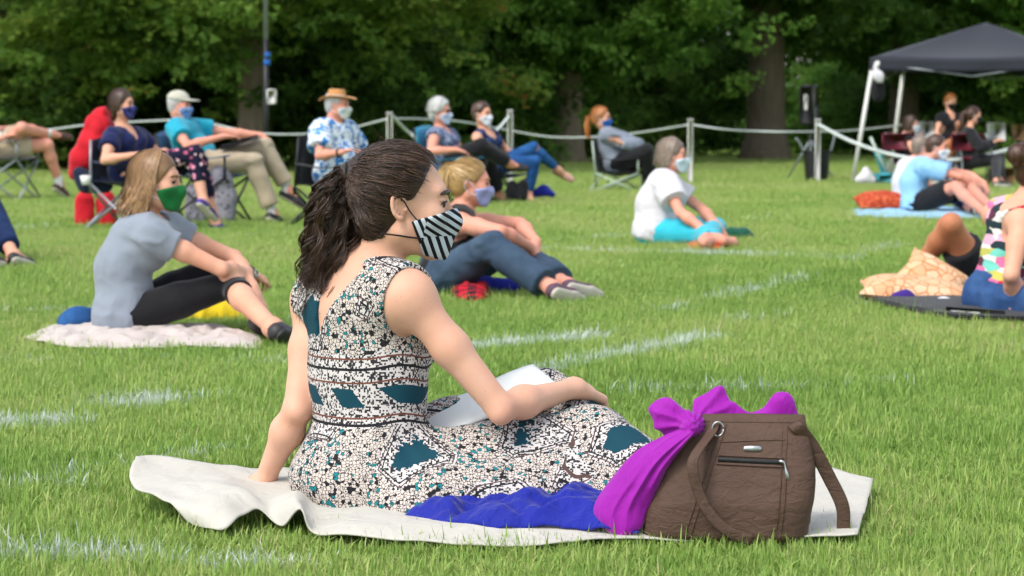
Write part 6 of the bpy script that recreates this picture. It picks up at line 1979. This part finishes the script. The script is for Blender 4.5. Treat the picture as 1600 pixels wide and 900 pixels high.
# ------------------------------------------------------------------ canopy tent
def tent():
    FL = W(1360, 100, rowY(285)); FL[2] = 1.84
    e1, e2 = V(.951, -.309, 0), V(.309, .951, 0)
    L = 3.0
    C = [FL, FL + e1 * L, FL + e1 * L + e2 * L, FL + e2 * L]
    pk = FL + (e1 + e2) * L / 2 + V(0, 0, .56)
    root = empty('canopy_tent', (FL + (e1 + e2) * L / 2) * V(1, 1, 0), 'charcoal pop-up canopy tent on pale slanting legs', 'tent')
    for i in range(4):
        a, b = C[i], C[(i + 1) % 4]
        P = np.zeros((22, 14, 3))
        for k, t in enumerate(np.linspace(0, 1, 22)):
            for m_, s_ in enumerate(np.linspace(0, 1, 14)):
                p = (a * (1 - t) + b * t) * (1 - s_) + pk * s_
                p[2] -= .10 * math.sin(t * math.pi) * math.sin(s_ * math.pi) * .8 + .035 * math.sin(t * math.pi) * (1 - s_)
                P[k, m_] = p
        obj('roof_panel', sheet(P, .006), M['tent'], root)
        out = nrm((a + b) / 2 - V(pk[0], pk[1], FL[2]))
        P = np.zeros((22, 5, 3))
        for k, t in enumerate(np.linspace(0, 1, 22)):
            for m_, s_ in enumerate(np.linspace(0, 1, 5)):
                p = a * (1 - t) + b * t
                P[k, m_] = p + V(0, 0, -.035 * math.sin(t * math.pi) - .19 * s_ + .008) + out * (.012 + .012 * math.sin(t * 19) * s_)
        obj('valance', sheet(P, .005), M['tent'], root)
        d = nrm(V(a[0] - pk[0], a[1] - pk[1], 0))
        ft = V(a[0], a[1], 0) + d * .30; tp = a - V(0, 0, .06) - d * .05
        leg = obj('leg', tube([ft, tp], .032, 8), M['white_paint'], root)
        obj('foot_plate', box(ft + V(0, 0, .008), (.12, .12, .016), None, .003), M['steel'], leg)
        m0 = a * .5 + b * .5 - V(0, 0, .10)
        for s0, s1 in ((a, m0 - V(0, 0, .18)), (m0 - V(0, 0, .18), b)):
            obj('truss_bar', tube([s0 - V(0, 0, .07 if s0 is a else 0), s1 - V(0, 0, 0 if s0 is a else .07)], .013, 6), M['steel'], root)
    obj('badge', tube([FL + V(.10, -.05, -.10), FL + V(.10, -.06, -.10)], .055, 16), M['white_paint'], root)
    return FL, e1, e2
FL, e1, e2 = tent()
yT = rowY(285)
lump('bag', [(285, [(1372, 135, -.1, .10), (1372, 148, -.1, .10)], .8)], 'black', 'black bag hanging at the corner of the canopy', 'bag', floor=False)
lump('bag', [(285, [(1367, 106, -.25, .03), (1372, 118, -.25, .07), (1375, 124, -.25, .06)], .6)], 'white', 'white bag hanging above the black bag at the canopy corner', 'bag', floor=False)
# loudspeaker on a pole, bin
def speaker():
    b = G(1266, 281); Y = b[1]
    root = empty('loudspeaker', b, 'black loudspeaker with pale front strip on a pole beside the post', 'speaker')
    obj('cabinet', box(W(1264, 164, Y), (.24, .26, .62), tilt(-.5, 0), .03), M['blackplastic'], root)
    obj('front_strip', box(W(1256.5, 160, Y) + V(0, -.20, 0), (.06, .03, .24), None, .01), M['white_paint'], root)
    obj('pole', tube([b, W(1266, 182, Y)], .02, 8), M['blackmetal'], root)
    for a in (0.4, 2.5, 4.6):
        obj('leg', tube([b + V(.0, 0, .62), b + V(math.cos(a) * .42, math.sin(a) * .42, .0)], .014, 6), M['steel'], root)
speaker()
def bin_():
    b = G(1270, 284) ; b[1] -= .45
    root = empty('bin', b, 'black ribbed bin standing behind the rope post', 'bin')
    zs = np.linspace(0, .46, 12); rr = .165 + .035 * zs / .46
    v, f = tube([b + V(0, 0, z) for z in zs], rr, 24)
    obj('bin_body', (v, f), M['blackplastic'], root)
    obj('bin_rim', tube([b + V(.205 * math.cos(a), .205 * math.sin(a), .46) for a in np.linspace(0, 2 * math.pi, 28)], .014, 6), M['blackplastic'], root)
    obj('handle', tube(lerp_path([b + V(-.20, -.05, .46), b + V(-.27, -.05, .60), b + V(-.32, -.05, .66)], 8), .018, 6), M['steel'], root)
    obj('handle', tube(lerp_path([b + V(.20, -.05, .46), b + V(.24, -.05, .62), b + V(.26, -.05, .70)], 8), .018, 6), M['steel'], root)
bin_()
def folding_teal():
    Y = rowY(290); root = empty('folded_chair', G(1380, 290), 'teal folded beach chair standing on the grass by the canopy', 'chair')
    obj('frame', tube([W(1360, 214, Y), W(1376, 250, Y), W(1394, 284, Y)], .022, 8), M['palegreen'], root)
    obj('sling', sheet(np.array([[W(1366 + 14 * t + dx, 238 + 44 * t, Y + .1 * t) for dx in np.linspace(0, 12, 4)] for t in np.linspace(0, 1, 8)]), .02), M['teal_plastic'], root)
    obj('seat', box(W(1382, 279, Y - .1), (.30, .22, .16), tilt(.2, 0), .03), M['teal_plastic'], root)
folding_teal()
lump('bag', [(291, [(1344, 280, .0, .07), (1354, 276, .0, .08), (1362, 281, .0, .06)], .9), (291, [(1353, 266, .0, .05), (1353, 278, .0, .07)], .9)], 'white', 'white plastic bag on the grass left of the teal chair', 'bag')
def stand(px, py, row, w, h, m, label):
    b = G(px, row); Y = b[1]; c = W(px, py, Y)
    root = empty('music_stand', b, label, 'music stand', 'music stands of the players')
    ax = np.array([V(1, .1, 0), nrm(V(0, .35, 1)), nrm(V(0, -1, .35))])
    obj('desk', box(c + V(0, .03, 0), (w, h, .012), ax, .003), M['blackmetal'], root)
    obj('sheet_music', box(c, (w * .94, h * .94, .008), ax, .002), M[m], root)
    obj('pole', tube([V(b[0], b[1] + .05, .05), c + V(0, .04, 0)], .012, 6), M['blackmetal'], root)
    for a in (.5, 2.6, 4.7): obj('leg', tube([V(b[0], b[1] + .05, .22), V(b[0] + .25 * math.cos(a), b[1] + .05 + .25 * math.sin(a), 0)], .010, 6), M['blackmetal'], root)
stand(1447, 205, 289, .24, .30, 'paper', 'music stand with white sheets beside the floral-dress player')
stand(1557, 206, 286, .28, .30, 'paper', 'music stand with white sheets right of the player in black')
stand(1591, 207, 285, .20, .26, 'cardboard', 'music stand with a tan folder at the right edge')
def maroon(px, row, label, sc=1.0):
    b = G(px, row); root = empty('stacking_chair', b, label, 'chair', 'maroon chairs under the canopy')
    obj('backrest', box(b + V(-.14, -.20, .62), (.46, .03, .24), tilt(.1, 0), .012), M['chair_maroon'], root)
    obj('seat', box(b + V(0, 0, .40), (.46, .42, .035), tilt(.1, 0), .012), M['chair_maroon'], root)
    for x in (-.21, .21):
        obj('frame', tube(lerp_path([b + V(x, -.22, 0), b + V(x, -.20, .40), b + V(x - .1, -.22, .74)], 10), .013, 6), M['steel'], root)
        obj('leg', tube([b + V(x, .20, .40), b + V(x, .22, 0)], .013, 6), M['steel'], root)
maroon(1522, 292, 'maroon chair under the player in long black sleeves')
maroon(1414, 289, 'maroon chair under the player in the floral dress')
Y = rowY(291)
bx = obj('cardboard_box', box(W(1565, 276, Y), (.30, .26, .26), tilt(.15, 0), .006), M['cardboard']); tag(bx, 'brown cardboard box on the grass in front of the players', 'box')
Y = rowY(288)
vi = SDF()
vi.ell(W(1480, 236, Y - .2), V(.10, .05, .12), None, .02); vi.ell(W(1484, 226, Y - .2), V(.075, .045, .09), None, .03); vi.cone(W(1486, 220, Y - .2), W(1492, 205, Y - .2), .018, .014, .02)
tag(obj('violin', vi.mesh(.012, 2), M['wood']), 'orange-brown fiddle held between the players', 'violin')

# ------------------------------------------------------------------ lamp post
def lamp():
    b = G(417, 286); Y = b[1]
    root = empty('lamp_post', b, 'tall thin metal pole with a blue band in front of the left trunk', 'pole')
    z1 = W(417, 62, Y)[2]
    obj('lower_pole', tube([b, V(b[0], b[1], z1)], .042, 10), M['blackmetal'], root)
    obj('upper_pole', tube([V(b[0], b[1], z1), V(b[0], b[1], 7.5)], .038, 10), M['steel'], root)
    for py in (86, 98):
        c = W(417, py, Y); obj('band', tube([c - V(0, 0, .04), c + V(0, 0, .04)], .050, 10), M['blue_mask'], root)
    obj('box', box(W(425, 151, Y) - V(0, .05, 0), (.14, .12, .22), None, .015), M['white_paint'], root)
lamp()
# ------------------------------------------------------------------ trees and shrubs
tree(394, 272, .25, (1.12, .95, 1.0), 2.1, 101, 'leaf_turn', 'chestnut tree with turning leaves and thick trunk behind the lamp pole', 0, 3.2)
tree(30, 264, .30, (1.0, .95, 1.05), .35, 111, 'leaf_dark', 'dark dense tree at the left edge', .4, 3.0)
tree(690, 255, .26, (.9, .85, 1.05), .45, 121, 'leaf_mid', 'bright green leafy tree behind the grey-haired woman', 0, 3.0)
tree(885, 255, .30, (1.0, .95, .95), 2.15, 121, 'leaf_mid', 'green tree with bare pale trunk left of the red-haired woman', 2.2, 3.6, 'bark_pale')
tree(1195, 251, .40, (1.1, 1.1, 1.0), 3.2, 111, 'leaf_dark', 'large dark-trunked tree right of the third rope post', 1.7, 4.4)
tree(1410, 246, .34, (1.05, 1.05, 1.0), 2.3, 121, 'leaf_mid', 'leafy tree whose crown hangs over the canopy tent', 3.6, 4.0)
tree(1640, 249, .36, (.95, 1.0, 1.0), 1.4, 121, 'leaf_mid', 'leafy tree at the right edge behind the canopy', 5.1, 3.6)
def shrubs():
    protos = []
    for k, key in enumerate(('leaf_turn', 'leaf_mid', 'leaf_dark')):
        cl = crown_clumps((2.3 + .3 * k, 1.5, 1.7 + .3 * k), 1.2, 200 + k, 85, .05)
        me = crown_mesh('foliage', cl, 7, 210 + k, .42, .95, key)
        mb = MB(); g = np.random.RandomState(k)
        for i in range(5): mb.add(*tube(lerp_path([V(g.normal(0, .1), g.normal(0, .1), -.05), V(g.normal(0, .4), g.normal(0, .3), .9), V(g.normal(0, .9), g.normal(0, .6), 1.8)], 7), np.linspace(.05, .015, 7), 6))
        v, f = mb.get(); st_ = mesh_data('stem', v, f); st_.materials.append(M['bark'])
        protos.append((me, st_, key))
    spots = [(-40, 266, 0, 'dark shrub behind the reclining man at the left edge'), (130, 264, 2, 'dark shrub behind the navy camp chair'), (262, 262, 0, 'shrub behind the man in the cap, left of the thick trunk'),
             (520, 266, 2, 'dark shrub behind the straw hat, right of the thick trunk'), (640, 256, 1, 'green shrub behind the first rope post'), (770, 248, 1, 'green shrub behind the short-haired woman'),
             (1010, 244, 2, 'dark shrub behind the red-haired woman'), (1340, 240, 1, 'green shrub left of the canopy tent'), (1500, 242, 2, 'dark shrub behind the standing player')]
    g = np.random.RandomState(5)
    for px, row, k, lab in spots:
        root = empty('shrub', G(px, row), lab, 'shrub', 'shrubs along the lawn edge')
        root.rotation_euler.z = g.uniform(-.5, .5); s_ = g.uniform(.9, 1.2); root.scale = (s_, s_, s_ * g.uniform(.8, 1.0))
        me, st_, key = protos[k]
        o = bpy.data.objects.new('foliage', me); COL.objects.link(o); o.parent = root
        o = bpy.data.objects.new('stem', st_); COL.objects.link(o); o.parent = root
shrubs()
def woodland():
    g = np.random.RandomState(77)
    n = 760
    wall = np.stack([g.uniform(-28, 28, n), g.uniform(76, 82, n), g.uniform(0, 8.5, n)], 1)
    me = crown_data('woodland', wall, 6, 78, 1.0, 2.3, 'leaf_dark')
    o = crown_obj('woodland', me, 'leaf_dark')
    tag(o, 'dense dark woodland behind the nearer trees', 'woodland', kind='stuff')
woodland()
grass()
